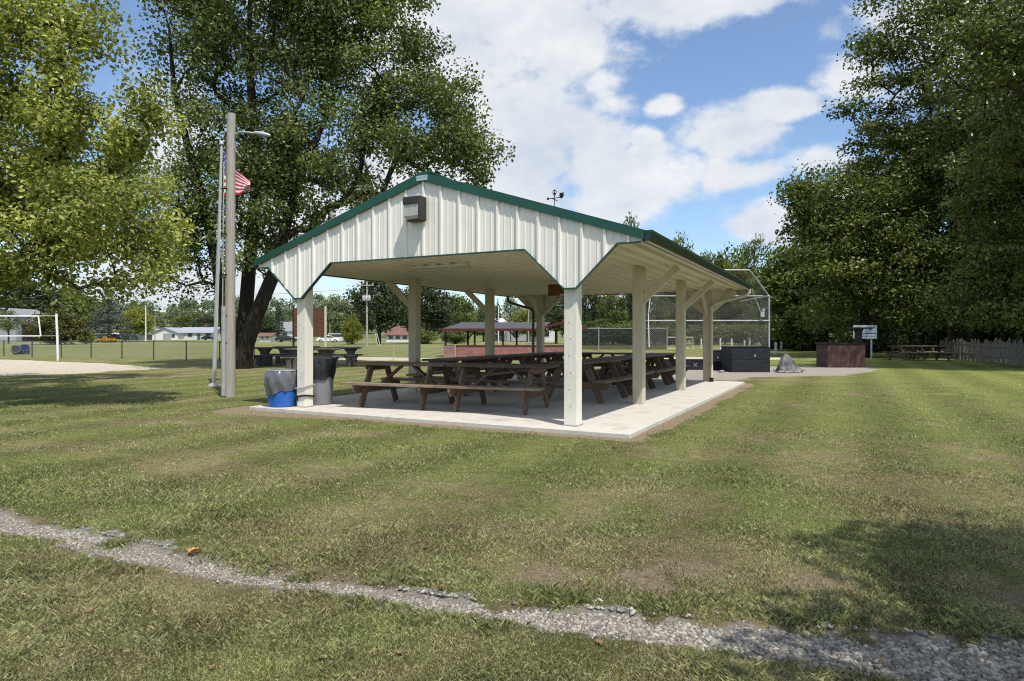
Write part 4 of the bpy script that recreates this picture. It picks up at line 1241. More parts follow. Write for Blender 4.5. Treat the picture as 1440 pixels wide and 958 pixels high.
# ---- far trees from shared prototypes (unit height, unit half width)
PROTO = {}
def proto(kind, seed):
    rg = np.random.default_rng(seed)
    mb = MB()
    if kind == 'round':
        ells = [(0, 0, .58, .42, .42, .30), (-.25, .1, .45, .28, .28, .20), (.28, -.1, .48, .28, .28, .22), (.05, 0, .78, .25, .25, .18), (-.1, -.2, .35, .3, .3, .16), (.15, .15, .33, .28, .28, .15)]
        C = ell_sample(ells, 150, rg, .5); V = leaf_quads(C, .060, 60, .042, rg, flat=.8)
        mb.tube([(0, 0, -.01), (0, 0, .3), (.02, 0, .7)], [.035, .028, .008], 7)
        for k in range(0, 150, 12): mb.tube([(0, 0, .22 + .2 * rg.random()), tuple(C[k] * .6 + np.array([0, 0, .15])), tuple(C[k])], [.014, .008, .003], 4, cap=False)
    elif kind == 'sparse':
        ells = [(0, 0, .70, .30, .30, .26), (-.15, 0, .5, .22, .22, .12), (.18, 0, .58, .22, .22, .14), (0, 0, .88, .2, .2, .1)]
        C = ell_sample(ells, 70, rg, .45); V = leaf_quads(C, .045, 40, .034, rg)
        mb.tube([(0, 0, -.01), (0, 0, .45), (.02, 0, .92)], [.024, .018, .005], 7)
        for k in range(0, 70, 2): mb.tube([(0, 0, min(.85, C[k][2] - .12 * rg.random() - .05)), tuple(C[k] * np.array([.5, .5, 1])), tuple(C[k])], [.009, .006, .002], 4, cap=False)
    elif kind == 'conifer':
        Cs = []; sg = []
        nl = 15
        for l in range(nl):
            z = .10 + .86 * l / (nl - 1); r = .46 * (1 - z) ** .85 + .02
            for k in range(max(5, int(26 * r / .45))):
                a = rg.random() * 2 * PI; q = rg.random() ** .5
                Cs.append((r * q * math.cos(a), r * q * math.sin(a), z - .035 * q)); sg.append(.035)
        C = np.array(Cs); V = leaf_quads(C, np.array(sg), 26, .036, rg, flat=.35, aspect=.35, upbias=.2)
        mb.tube([(0, 0, -.01), (0, 0, .5), (0, 0, .99)], [.03, .02, .003], 7)
        for k in range(0, len(C), 3): mb.tube([(0, 0, C[k][2]), tuple(C[k])], [.007, .002], 3, cap=False)
    elif kind == 'shrub':
        ells = [(0, 0, .45, .48, .48, .42), (-.28, .1, .35, .28, .28, .28), (.28, 0, .38, .28, .28, .3), (0, 0, .7, .3, .3, .24)]
        C = ell_sample(ells, 150, rg, .55); V = leaf_quads(C, .060, 60, .045, rg)
        V[0][:, 2] = np.abs(V[0][:, 2])
        for k in range(0, 150, 9): mb.tube([(0, 0, -.01), tuple(C[k] * .5), tuple(C[k])], [.016, .010, .003], 4, cap=False)
    return V, mb
def ftree(name, label, kind, px, topy, Yt, wpx, lm, seed=0, group=None, cat='tree', basez=0.0):
    h = zat(topy, Yt) - basez; w = wpx * Yt / F
    t = thing(name, label, cat, (at(px, Yt), Yt, basez), seed * 2.1, group, (w, w, h))
    k = (kind, lm, seed % 3)
    if k not in PROTO:
        (V, Fc, tn), mb = proto(kind, 300 + seed % 3 + 10 * len(kind))
        a = mb.build('trunk', M_['barkfar'], t); b = np_mesh('crown', V, Fc, M_[lm], t, attrs=dict(tint=tn))
        PROTO[k] = (a, b)
    else:
        for o in PROTO[k]:
            c = o.copy(); COL.objects.link(c); c.parent = t
    return t
ftree('spruce_tree', 'broad blue grey spruce standing beside the cream house', 'conifer', 153, 408, 130, 84, 'needle', 0)
ftree('bush_tree', 'rounded olive green tree behind the white volleyball post', 'shrub', 82, 430, 100, 80, 'leafolive', 1)
ftree('tree', 'thin pale stemmed tree in front of the white two storey house', 'sparse', 12, 436, 112, 50, 'leafgreen', 1)
ftree('bush_tree', 'small dark green bush left of the orange flowers', 'shrub', 121, 466, 108, 20, 'leafgreen', 2, cat='bush')
ftree('tree', 'yellow green tree right of the blue grey spruce', 'round', 192, 428, 190, 46, 'leafyellow', 0)
ftree('tree', 'dark tree rising over the white two storey house', 'round', 22, 380, 175, 130, 'leafdeep', 1)
ftree('tree', 'green tree behind the olive tree at the left', 'round', 105, 400, 200, 95, 'leafgreen', 2)
ftree('tree', 'green tree behind the ranch house, left of the flagpole', 'round', 268, 437, 245, 60, 'leafmid', 0)
ftree('tree', 'dark tree behind the right end of the ranch house', 'round', 290, 440, 235, 40, 'leafdeep', 1)
ftree('tree', 'dark spreading tree seen behind the leaning trunk', 'round', 350, 436, 230, 60, 'leafdeep', 2)
ftree('spruce_tree', 'narrow dark conifer seen between the leaning trunk and the brown board', 'conifer', 392, 424, 170, 26, 'needledark', 1)
ftree('tree', 'dark tree left of the brown board in the distance', 'round', 372, 440, 190, 40, 'leafdeep', 0)
ftree('tree', 'pale feathery tree right of the brown board', 'round', 470, 412, 145, 62, 'leafpale', 1)
ftree('tree', 'large dark tree behind the utility pole with transformers', 'round', 533, 376, 105, 88, 'leafdeep', 2)
ftree('bush_tree', 'small bright green tree left of the utility pole', 'shrub', 495, 440, 98, 26, 'leafyellow', 0)
ftree('tree', 'dark tree behind the second left post of the shelter', 'round', 600, 388, 112, 80, 'leafdeep', 0)
ftree('tree', 'green tree right of the second left post, above the road', 'round', 645, 412, 125, 62, 'leafgreen', 1)
ftree('bush_tree', 'low green bush beside the road behind the second left post', 'shrub', 598, 462, 108, 40, 'leafgreen', 1, cat='bush')
ftree('bush_tree', 'low green bush by the road left of the red dugout', 'shrub', 640, 458, 108, 44, 'leafmid', 2, cat='bush')
ftree('spruce_tree', 'small dark conifer above the left end of the dugout roof', 'conifer', 652, 417, 140, 17, 'needledark', 0)
ftree('tree', 'green tree right of the small conifer above the dugout', 'round', 680, 434, 150, 44, 'leafmid', 2)
ftree('spruce_tree', 'thin dark conifer right of the third left post', 'conifer', 700, 418, 150, 12, 'needledark', 2)
ftree('tree', 'pale tall poplar right of the third left post', 'sparse', 718, 414, 160, 34, 'leafpale', 0)
ftree('tree', 'yellowish green tree above the middle of the dugout roof', 'round', 742, 432, 150, 54, 'leafyellow', 1)
ftree('tree', 'dark tree behind the far left post of the shelter', 'round', 782, 402, 110, 64, 'leafdeep', 1)
gg = 'grove behind the ball field'
gl = ['just right of the front right post', 'seen left of the second right post', 'seen behind the second right post', 'seen right of the second right post', 'seen left of the third right post', 'seen through the backstop right of the third post', 'seen through the right part of the backstop', 'left of the backstop corner post', 'right of the backstop corner post']
for i, px in enumerate((832, 862, 893, 920, 948, 985, 1020, 1052, 1088)):
    ftree('tree', 'dark grove tree ' + gl[i], 'round', px, (396, 404, 392, 400, 388, 398, 384, 394, 372)[i], (104, 98, 106, 99, 105, 97, 103, 99, 84)[i], 50, 'leafdark' if i % 2 else 'leafdeep', i, gg)
ul = ['dark undergrowth bush beneath the grove, left end near the front right post', 'dark undergrowth bush beneath the grove, seen beside the second right post', 'dark undergrowth bush beneath the grove, behind the soccer goal', 'dark undergrowth bush beneath the grove, seen through the backstop', 'dark undergrowth bush beneath the grove, behind the padded black box']
for i, px in enumerate((840, 886, 940, 1000, 1050)):
    ftree('bush', ul[i], 'shrub', px, 448, 94, 62, 'leafdark', i, 'undergrowth beneath the grove', 'bush')
tl = ['thin airy tree just above the green eave, leftmost of the tops', 'pale airy tree whose top shows above the middle of the eave', 'airy tree top right of the middle of the eave', 'taller green tree above the far end of the eave', 'slender sparse tree above the backstop']
for i, (px, ty, w, kd, lm) in enumerate(((887, 303, 46, 'sparse', 'leafpale'), (952, 330, 60, 'sparse', 'leafpale'), (990, 352, 46, 'sparse', 'leafmid'), (1022, 343, 66, 'round', 'leafgreen'), (1062, 332, 52, 'sparse', 'leafmid'))):
    ftree('tree', tl[i], kd, px, ty, 125, w * 1.5, lm, i, 'tree tops above the eave')

# hills with a far wood
hx = np.linspace(-900, 900, 61); hy = np.linspace(300, 1100, 17)
HX, HY = np.meshgrid(hx, hy)
ridge = 26 * sstep(320, 620, HY) * (.55 + .45 * np.cos(HX / 260 + .9) + .25 * (fbm(HX / 120, HY / 120, 2) - .5)) * sstep(500, -150, HX)
idx = np.arange(HX.size).reshape(HX.shape)
hf = np.stack([idx[:-1, :-1], idx[:-1, 1:], idx[1:, 1:], idx[1:, :-1]], -1).reshape(-1, 4)
M_['hill'] = mat('hill_grass', (.16, .18, .07), (.11, .13, .05), .02, .9)
np_mesh('hills', np.stack([HX.ravel(), HY.ravel(), ridge.ravel() - .3], -1), hf, M_['hill'], smooth=True, kind='structure')
rg2 = np.random.default_rng(8)
n = 620
wx = rg2.uniform(-560, 420, n); wy = rg2.uniform(300, 620, n)
wz = 26 * sstep(320, 620, wy) * (.55 + .45 * np.cos(wx / 260 + .9) + .25 * (fbm(wx / 120, wy / 120, 2) - .5)) * sstep(500, -150, wx)
C = []; ct = []
for i in range(n):
    h = rg2.uniform(8, 14); k = 9; tt = rg2.random()
    d = nrm(rg2.normal(0, 1, (k, 3))) * np.array([h * .36, h * .36, h * .34])
    C.append(d + np.array([wx[i], wy[i], wz[i] + h * .58])); ct += list(np.clip(tt + rg2.normal(0, .12, k), 0, 1))
V, Fc, tn = leaf_quads(np.concatenate(C), 1.5, 26, 1.5, rg2, np.array(ct))
o = np_mesh('far_wood', V, Fc, M_['leafhill'], attrs=dict(tint=tn), kind='stuff'); tag(o, 'hazy green woodland covering the hills in the far distance', 'woodland')

# ------------------------------------------------------------------ LEFT FIELD: fence, volleyball, bins
def fence(pts, h, name, label, postr, railm, meshm, top=True, cat='fence'):
    t = thing(name, label, cat, (pts[0][0], pts[0][1], 0))
    ox, oy = pts[0]
    for x, y in pts:
        mb = MB(); mb.tube([(x - ox, y - oy, -.05), (x - ox, y - oy, h)], postr, 8); mb.lathe([(postr * 1.2, -.01), (postr * 1.2, .02), (0, .05)], 8, (x - ox, y - oy, h)); mb.build('post', M_[railm], t)
    mb = MB(); mb.tube([(x - ox, y - oy, h - .015) for x, y in pts], postr * .62, 8); mb.build('top_rail', M_[railm], t)
    L_ = 0
    for (x0, y0), (x1, y1) in zip(pts, pts[1:]):
        d = math.hypot(x1 - x0, y1 - y0); mb = MB(); mb.add([(0, 0, .04), (d, 0, .04), (d, 0, h - .02), (0, 0, h - .02)], [(0, 1, 2, 3)])
        o = mb.build('wire_mesh', M_[meshm], t); o.location = (x0 - ox, y0 - oy, 0); o.rotation_euler = (0, 0, math.atan2(y1 - y0, x1 - x0))
    return t
M_['darksteel'] = mat('dark_steel', (.06, .065, .06), (.04, .045, .04), 5, .5, .3)
fp = []
for k in range(-6, 7):
    px = 86 + 41.5 * k + .62 * k * k; Yk = 40 - 1.15 * k
    fp.append((at(px, Yk), Yk))
fence(fp, 1.03, 'chain_link_fence', 'low dark chain link fence between the sand court and the open field', .032, 'darksteel', 'wiremesh')
fp = [(at(px, 36.0), 36.0) for px in (470, 553, 640)]
fence(fp, .78, 'chain_link_fence', 'low galvanised chain link fence seen between the left shelter posts', .03, 'galvmatte', 'wiremesh')

# volleyball net and posts
Yv = 35.0
xv, yv = G(81.5, 507.3)
t = thing('volleyball_post', 'white volleyball post standing in the sand court', 'post', (xv, yv, 0))
mb = MB(); mb.tube([(0, 0, -.1), (-.03, 0, 1.3), (-.09, 0, 2.56)], [.062, .06, .058], 12); mb.build('pole', M_['white'], t, smooth=True)
mb = MB(); mb.torus((-.14, 0, 2.42), .04, .008, Matrix.Rotation(PI / 2, 3, 'X')); mb.build('eye_bolt', M_['galvmatte'], t)
t = thing('volleyball_post', 'far white volleyball post past the left edge of the sand court', 'post', (xv - 10.2, yv - 1.2, 0))
mb = MB(); mb.tube([(0, 0, -.1), (.02, 0, 1.3), (.05, 0, 2.56)], .06, 12); mb.build('pole', M_['white'], t, smooth=True)
nx0 = at(54, yv) - xv; L_ = 8.6
dirx, diry = -10.2 / math.hypot(10.2, 1.2), -1.2 / math.hypot(10.2, 1.2)
t = thing('volleyball_net', 'volleyball net with white edge tape slung from the white post', 'net', (xv + nx0, yv, 0), math.atan2(1.2, 10.2))
zt, zb = zat(444.5, yv), zat(472.5, yv)
mb = MB(); mb.add([(-.0, 0, zt), (.12, 0, zb), (-L_, 0, zb), (-L_, 0, zt)], [(0, 1, 2, 3)]); mb.build('mesh', M_['net'], t)
mb = MB(); mb.box((-L_ / 2, 0, zt), (L_, .02, .075)); mb.box((-L_ / 2 + .06, 0, zb), (L_ + .1, .02, .06)); mb.bar((0, 0, zt), (.12, 0, zb), .02, .07, up=(1, 0, 0)); mb.build('tape', M_['white'], t)
mb = MB(); mb.tube([(0, 0, zt), (-nx0 - .1, .1, zt + .02)], .012, 5); mb.tube([(.12, 0, zb), (-nx0 - .05, .1, zb)], .008, 5); mb.build('rope', M_['white'], t)
# two tipped barrels beyond the court
xb, yb = G(30, 498.5)
for dx, m1, lab, rot in ((-.35, 'greyplastic', 'grey plastic barrel lying tipped beside a blue one beyond the sand court', 1.25), (.28, 'bluefar', 'blue plastic barrel lying tipped beside a grey one beyond the sand court', 1.0)):
    t = thing('tipped_barrel', lab, 'barrel', (xb + dx, yb, .28)); t.rotation_euler = (rot, .15, .5)
    mb = MB(); mb.lathe([(0, -.4), (.25, -.4), (.27, -.36), (.29, 0), (.28, .42), (.26, .42), (.25, 0), (0, -.1)], 24); mb.build('barrel', M_[m1], t, smooth=True)
    mb = MB(); mb.lathe([(.27, .36), (.295, .44), (.32, .38), (.31, .26)], 24, wob=lambda r, z, a: (r + .015 * math.sin(7 * a), z + .03 * math.sin(3 * a))); mb.build('liner', M_['blackbag'], t, smooth=True)
    if m1 == 'bluefar':
        mb = MB(); mb.box((.10, -.275, .05), (.16, .02, .16)); mb.build('decal', M_['white'], t)

# brown board on posts
Yd = 44
t = thing('wooden_board', 'large rust brown board on posts with a pale edge, behind the front left post', 'board', (at(435, Yd), Yd, 0), -.15)
mb = MB()
for k in range(7): mb.box((0, 0, 1.42 + .285 * k), (2.25, .06, .275))
mb.build('planks', M_['rust'], t)
for s, m1 in ((-1, 'darkpost'), (1, 'creamwall')):
    mb = MB(); mb.box((s * 1.17, .02, 1.68), (.10, .12, 3.38)); mb.build('post', M_[m1], t)

# ------------------------------------------------------------------ ROAD
M_['asphalt'] = mat('road_surface', (.40, .39, .37), (.33, .32, .30), .6, .9)
mb = MB(); mb.add([(-400, 116, .02), (300, 116, .02), (300, 123, .02), (-400, 123, .02)], [(0, 1, 2, 3)]); o = mb.build('road', M_['asphalt']); tag(o, kind='structure')

# ------------------------------------------------------------------ DUGOUT
Yg = 41.0
x0, x1 = at(624, Yg), at(756, Yg); zr, ze, zw = 2.2, 1.80, .68
xr1 = at(816, Yg)
t = thing('dugout', 'low ball field dugout with grey shingle roof, red block wall and dark posts', 'dugout', (x0, Yg, 0))
Wd = xr1 - x0; Wm = x1 - x0
def block_mat():
    m = bpy.data.materials.new('red_block'); nt, N, L = nodes_of(m)
    out = N.new('ShaderNodeOutputMaterial'); b = N.new('ShaderNodeBsdfPrincipled'); L.new(b.outputs[0], out.inputs[0]); b.inputs['Roughness'].default_value = .85
    tc = N.new('ShaderNodeTexCoord'); mp = N.new('ShaderNodeMapping'); mp.inputs['Rotation'].default_value = (PI / 2, 0, 0); L.new(tc.outputs['Object'], mp.inputs[0])
    br = N.new('ShaderNodeTexBrick'); br.inputs['Scale'].default_value = 1.0; br.inputs['Brick Width'].default_value = .4; br.inputs['Row Height'].default_value = .2; br.inputs['Mortar Size'].default_value = .012
    br.inputs['Color1'].default_value = (.36, .17, .15, 1); br.inputs['Color2'].default_value = (.30, .125, .11, 1); br.inputs['Mortar'].default_value = (.21, .10, .09, 1)
    L.new(mp.outputs[0], br.inputs['Vector'])
    no = N.new('ShaderNodeTexNoise'); no.inputs['Scale'].default_value = 3; no.inputs['Detail'].default_value = 8; L.new(tc.outputs['Object'], no.inputs['Vector'])
    cr = N.new('ShaderNodeValToRGB'); cr.color_ramp.elements[0].color = (.55, .5, .5, 1); cr.color_ramp.elements[1].color = (1.3, 1.3, 1.3, 1); L.new(no.outputs[0], cr.inputs[0])
    mx = N.new('ShaderNodeMix'); mx.data_type = 'RGBA'; mx.blend_type = 'MULTIPLY'; mx.inputs[0].default_value = 1; L.new(br.outputs[0], mx.inputs[6]); L.new(cr.outputs[0], mx.inputs[7])
    L.new(mx.outputs[2], b.inputs['Base Color'])
    return m
M_['block'] = block_mat()
mb = MB(); mb.box((Wd / 2, 0, zw / 2 - .1), (Wd, .2, zw + .2)); wl = mb.build('wall', M_['block'], t)
mb = MB(); mb.box((Wd / 2, 0, zw + .04), (Wd + .06, .26, .07)); mb.build('wall_cap', M_['redtrim'], t)
mb = MB(); mb.box((Wd / 2, 2.7, .7), (Wd, .15, 1.6)); 
for x in (.12, Wm * .33, Wm * .63, Wm * .95):
    mb = MB(); mb.box((x, 0, (zw + .075 + ze) / 2), (.12, .12, ze - zw - .075)); mb.build('post', M_['darkpost'], t)
for x in (Wm * .23, Wm * .47, Wm * .78):
    mb = MB(); mb.box((x, 2.4, ze / 2), (.12, .12, ze)); mb.build('post', M_['darkpost'], t)
for xa, xb_ in ((Wm * .23, Wm * .23 + .55), (Wm * .78, Wm * .78 - .55)):
    mb = MB(); mb.bar((xa, 2.3, ze - .65), (xb_, 2.3, ze - .05), .06, .09); mb.build('brace', M_['darkpost'], t)
for x in (Wd - .95, Wd - .05):
    mb = MB(); mb.box((x, -.12, (ze) / 2), (.11, .11, ze)); mb.build('red_post', M_['redtrim'], t)
mb = MB()
ov = .12
vs = [(-ov, -.35, ze), (Wm + .3, -.35, ze), (Wm + .9, 1.2, zr + .05), (1.1, 1.2, zr + .05), (-ov, 2.75, ze), (Wm + .3, 2.75, ze)]
mb.add(vs, [(0, 1, 2, 3), (3, 2, 5, 4), (0, 3, 4), (1, 5, 2)])
mb.add([(-ov, -.35, ze - .02), (Wm + .3, -.35, ze - .02), (Wm + .3, 2.75, ze - .02), (-ov, 2.75, ze - .02)], [(0, 1, 2, 3)])
mb.build('roof', M_['shingle'], t)
mb = MB(); mb.box((Wm / 2 + .09, -.37, ze - .06), (Wm + .45, .04, .16)); mb.build('fascia', M_['redtrim'], t)
# end gable over the entrance
mb = MB(); gx0, gx1 = Wm + .1, Wd + .4; gm = (gx0 + gx1) / 2
for a_, b_ in (((gx0, ze + .0), (gm, ze + .42)), ((gm, ze + .42), (gx1, ze + .0))):
    mb.bar((a_[0], -.45, a_[1]), (b_[0], -.45, b_[1]), .05, .15)
mb.build('gable_trim', M_['redtrim'], t)
mb = MB(); mb.add([(gx0, -.42, ze + .05), (gm, -.42, ze + .47), (gm, 2.6, ze + .47), (gx0, 2.6, ze + .05)], [(0, 1, 2, 3)]); mb.add([(gx1, -.42, ze + .05), (gm, -.42, ze + .47), (gm, 2.6, ze + .47), (gx1, 2.6, ze + .05)], [(3, 2, 1, 0)])
mb.build('entrance_roof', M_['shingle'], t)

# dark windscreen fence beyond the field
fp = [(at(px, 62.0), 62.0) for px in (796, 842, 890, 938)]
fence(fp, 2.1, 'windscreen_fence', 'tall fence with dark windscreen cloth behind the ball field', .045, 'galvmatte', 'screenmesh')
# soccer goal
Ys = 66.0
t = thing('soccer_goal', 'small white soccer goal on the field seen between the right posts', 'goal', (at(956, Ys), Ys, 0))
gw = 37 * Ys / F / 2; gh = zat(474.5, Ys)
mb = MB(); mb.tube([(-gw, 0, 0), (-gw, 0, gh), (gw, 0, gh), (gw, 0, 0)], .05, 8); mb.build('frame', M_['white'], t)
mb = MB(); mb.tube([(-gw, 0, gh), (-gw + .1, .9, .05), (gw - .1, .9, .05), (gw, 0, gh)], .03, 6); mb.build('back_frame', M_['white'], t)
# short white posts along the field edge
pl_ = None
for k, px in enumerate((986, 1001, 1013, 1029, 1047, 1054, 1076, 1091, 1099, 1117, 1129, 1157)):
    Yp = 70 - (k % 3) * 3 if px != 1091 else 47
    if pl_ is None:
        pl_ = t = thing('white_marker_post', 'short white marker post along the field edge', 'post', (0, 0, 0), 0, 'white marker posts along the field edge')
        mb = MB(); mb.box((0, 0, .5), (.13, .13, 1.0)); mb.add([(-.065, -.065, 1), (.065, -.065, 1), (.065, .065, 1), (-.065, .065, 1), (0, 0, 1.06)], [(0, 1, 4), (1, 2, 4), (2, 3, 4), (3, 0, 4)]); mb.build('shaft', M_['white'], t)
    else: t = copy_tree(pl_)
    t.location = (at(px, Yp), Yp, 0); t.scale = (1, 1, (1.0, .85, 1.1)[k % 3])

# ------------------------------------------------------------------ BACKSTOP
Yk = 25.6
t = thing('backstop', 'tall chain link ball field backstop with slanted hood behind the far posts', 'backstop', (0, Yk, 0))
xl, xr = at(906, Yk), at(1081.5, Yk); zt = zat(416.5, Yk); zm = zat(451, Yk)
for x in (xl, xr):
    mb = MB(); mb.tube([(x, 0, 0), (x, 0, zt)], .038, 8); mb.build('upright', M_['galvmatte'], t)
for z in (zt, zm):
    mb = MB(); mb.tube([(xl, -.05, z), (xr, -.05, z)], .024, 8); mb.build('rail', M_['galvmatte'], t)
mb = MB(); mb.add([(xl, 0, .9), (xr, 0, .9), (xr, 0, zt), (xl, 0, zt)], [(0, 1, 2, 3)]); mb.build('wire_mesh', M_['backstopmesh'], t)
hx1, hz1, hy1 = at(1050, 25.0), zat(381, 25.0), -.9
hx0 = at(880, 25.0)
mb = MB(); mb.tube([(xr, 0, zt), (hx1, hy1, hz1)], .03, 8); mb.tube([(xl, 0, zt), (hx0, hy1, hz1)], .03, 8); mb.tube([(hx0, hy1, hz1), (hx1, hy1, hz1)], .026, 8)
mb.tube([(xr - 1.3, 0, zt), (at(1018, 25.0), hy1, hz1)], .02, 6)
mb.tube([(at(1053, Yk), -.05, zat(398, Yk)), (xr - .35, -.02, zm + .35), ], .02, 6)
mb.build('hood_frame', M_['galvmatte'], t)
mb = MB(); mb.add([(xl, 0, zt), (xr, 0, zt), (hx1, hy1, hz1), (hx0, hy1, hz1)], [(0, 1, 2, 3)]); mb.build('hood_mesh', M_['backstopmesh'], t)
# side wing going away
mb = MB(); mb.tube([(xr, 0, zt), (xr + .15, 3.5, zt)], .028, 8); mb.build('wing_frame', M_['galvmatte'], t)
mb = MB(); mb.tube([(at(912, Yk), -.1, .9), (at(911, Yk), -.1, zm + .2), (at(914, Yk), -.1, zt + .1)], .022, 6); mb.build('stay', M_['white'], t)
# floodlight / bright fittings on the hood corner
mb = MB(); mb.box((xr - .32, -.12, zm + .25), (.14, .1, .2)); mb.box((xr - .28, -.12, zm + .42), (.08, .1, .12)); mb.build('junction_box', M_['galvmatte'], t)
# black boards
def board_box(name, label, xa, xb_, Yc, h, dep, cat='board wall', marks=()):
    t = thing(name, label, cat, ((xa + xb_) / 2, Yc, 0))
    w = xb_ - xa
    mb = MB()
    nb = 2
    for k in range(nb):
        mb.box((0, dep / 2, h * (k + .5) / nb), (w, dep, h / nb - .012))
    mb.box((0, dep / 2, h / 2), (w - .03, dep - .03, h - .03))
    mb.build('boards', M_['black'], t, bevel=.008)
    mb = MB(); mb.box((0, dep / 2, h + .012), (w + .03, dep + .03, .022)); mb.build('cap', M_['blackmetal'], t)
    for x, z, s in marks:
        mb = MB()
        for a_ in (.8, -.8):
            mb.bar((x - s * math.cos(a_), -.004, z - s * math.sin(a_)), (x + s * math.cos(a_), -.004, z + s * math.sin(a_)), .004, .02)
        mb.build('chalk_mark', M_['greywall'], t)
    return t
Yx = 23.7
board_box('padded_box', 'large black board box at the foot of the backstop', at(1029, Yx), at(1083, Yx), Yx, zat(488.5, Yx), 1.2, 'box', ((.15, .62, .05),))
board_box('board_wall', 'lower black board wall left of the large black box, beside the far right post', at(1003.5, 25.2), at(1030, 25.2), 25.2, zat(493.5, 25.2), .25, 'wall', ((-.2, .5, .04),))
board_box('board_wall', 'low black board wall with a chalked cross seen between the two far right posts', at(930, 25.4), at(1003, 25.4), 25.4, zat(506, 25.4), .15, 'wall', ((.32, .2, .09),))
# scraps of stone by the wall
# tarp-covered heap
Yt = 23.7
xt = at(1105, Yt)
t = thing('covered_heap', 'grey tarp draped over a heap with stones at its foot next to the black box', 'heap', (xt, Yt, 0))
rgh = random.Random(9)
mb = MB(); nA, nR = 40, 12; vs = []
phs = [rgh.uniform(0, 6.28) for _ in range(6)]
for j in range(nR + 1):
    f = j / nR
    for k in range(nA):
        a = 2 * PI * k / nA
        r = (.07 + .34 * f ** .95) * (1 + .12 * math.sin(3 * a + phs[0]) * f + .07 * math.sin(7 * a + phs[1] + f * 3) * f)
        z = .66 * (1 - f ** 1.02) + .07 * math.sin(5 * a + phs[2]) * f * (1.25 - f) + .05 * math.sin(9 * a + f * 7) * f + .03 + .05 * math.sin(f * 9 + a)*f*(1-f)
        vs.append((r * math.cos(a) * 1.12 + .10 * f - .02, r * math.sin(a) * .8, max(z, .015)))
vs.append((0, 0, .70))
fs = [(j * nA + k, j * nA + (k + 1) % nA, (j + 1) * nA + (k + 1) % nA, (j + 1) * nA + k) for j in range(nR) for k in range(nA)]
fs += [(nR * nA + nA, (k + 1) % nA, k) for k in range(nA)]
mb.add(vs, fs); mb.build('tarp', M_['tarp'], t, smooth=True)
def rock_mb(s, seed):
    rr = random.Random(seed); b = bmesh.new(); bmesh.ops.create_icosphere(b, subdivisions=2, radius=1)
    mb = MB()
    k1 = [rr.uniform(-1, 1) for _ in range(9)]
    vs = []
    for v in b.verts:
        c = v.co; q = 1 + .18 * math.sin(3 * c.x + k1[0] * 3) + .14 * math.sin(4 * c.y + k1[1] * 3) + .1 * math.sin(5 * c.z + k1[2])
        vs.append((c.x * q * s, c.y * q * s * .8, max(-.2 * s, c.z * q * s * .6)))
    mb.add(vs, [[v.index for v in f.verts] for f in b.faces]); b.free()
    return mb
for k in range(7):
    o = rock_mb(rgh.uniform(.05, .09), k).build('rock', M_['rock'], t); o.location = (-.34 + .11 * k, -.32 + .05 * math.sin(k * 2), .03)
for px, py, s, lab in ((1091, 522.5, .10, 'pale block lying between the black box and the tarp heap'), (1130, 521.5, .09, 'pale stone lying right of the tarp heap'), (1014, 524.5, .11, 'flat grey stone lying in front of the lower black wall')):
    x, y = G(px, py); o = rock_mb(s, int(px)).build('stone', M_['rock']); o.location = (x, y, .04); tag(o, lab, 'stone')

# ------------------------------------------------------------------ BARBECUE, SIGN, BOARD FENCE
Yq = 27.3
xa, xb_ = at(1163.5, Yq), at(1217, Yq); w = xb_ - xa
def bbq_mat():
    m = block_mat(); m.name = 'shaded_red_block'
    for n in m.node_tree.nodes:
        if n.type == 'TEX_BRICK':
            n.inputs['Color1'].default_value = (.115, .058, .046, 1); n.inputs['Color2'].default_value = (.10, .045, .038, 1); n.inputs['Mortar'].default_value = (.07, .036, .031, 1)  # block colours lowered to carry the shade of the trees
    return m
M_['bbq'] = bbq_mat()
t = thing('brick_barbecue', 'shaded red block barbecue with a black chimney flue on the gravel', 'barbecue', ((xa + xb_) / 2, Yq, 0))
h = zat(484.5, Yq)
mb = MB(); mb.box((0, .5, h / 2), (w, 1.0, h)); mb.build('block_base', M_['bbq'], t, bevel=.01)
mb = MB(); mb.box((0, .5, h + .035), (w + .08, 1.08, .07)); mb.build('top_slab', M_['blackmetal'], t, bevel=.008)
mb = MB(); mb.box((w / 2 - .14, .3, h + .37), (.22, .22, .60)); mb.prism([(-.11, h + .5), (.11, h + .5), (.2, h + .67), (-.2, h + .67)], .22, .38); 
for i in range(len(mb.v) - 8, len(mb.v)): v = mb.v[i]; mb.v[i] = (v[0] + w / 2 - .14, v[1], v[2])
mb.build('flue', M_['darkpost'], t)
mb = MB(); mb.box((w / 2 - .05, .3, h + .70), (.78, .5, .06)); mb.build('flue_cap', M_['blackmetal'], t)
# sign
Yn = 36.0
t = thing('sign_board', 'white sign board with blue grey marks on a post behind the brick barbecue', 'sign', (at(1216.5, Yn), Yn, 0))
sw = 33 * Yn / F; z0, z1 = zat(476.5, Yn), zat(457.5, Yn)
mb = MB(); mb.box((0, 0, (z0 + z1) / 2), (sw, .04, z1 - z0)); mb.build('panel', M_['signwhite'], t, bevel=.004)
mb = MB(); mb.box((at(1226, Yn) - at(1216.5, Yn), .05, z0 / 2 + .1), (.07, .06, z0 + .2)); mb.build('post', M_['galvmatte'], t)
k = Yn / F
mb = MB()
mb.box((.15, -.023, zat(469, Yn)), (.95, .006, .05)); mb.box((-.5, -.023, zat(471.5, Yn)), (.18, .006, .04)); mb.box((.15, -.023, zat(473, Yn)), (.8, .006, .02))
mb.bar((.27, -.024, zat(464.5, Yn)), (.55, -.024, zat(458.8, Yn)), .006, .05); mb.bar((.27, -.024, zat(464.5, Yn)), (.2, -.024, zat(462, Yn)), .006, .04)
mb.build('marks', M_['signblue'], t)
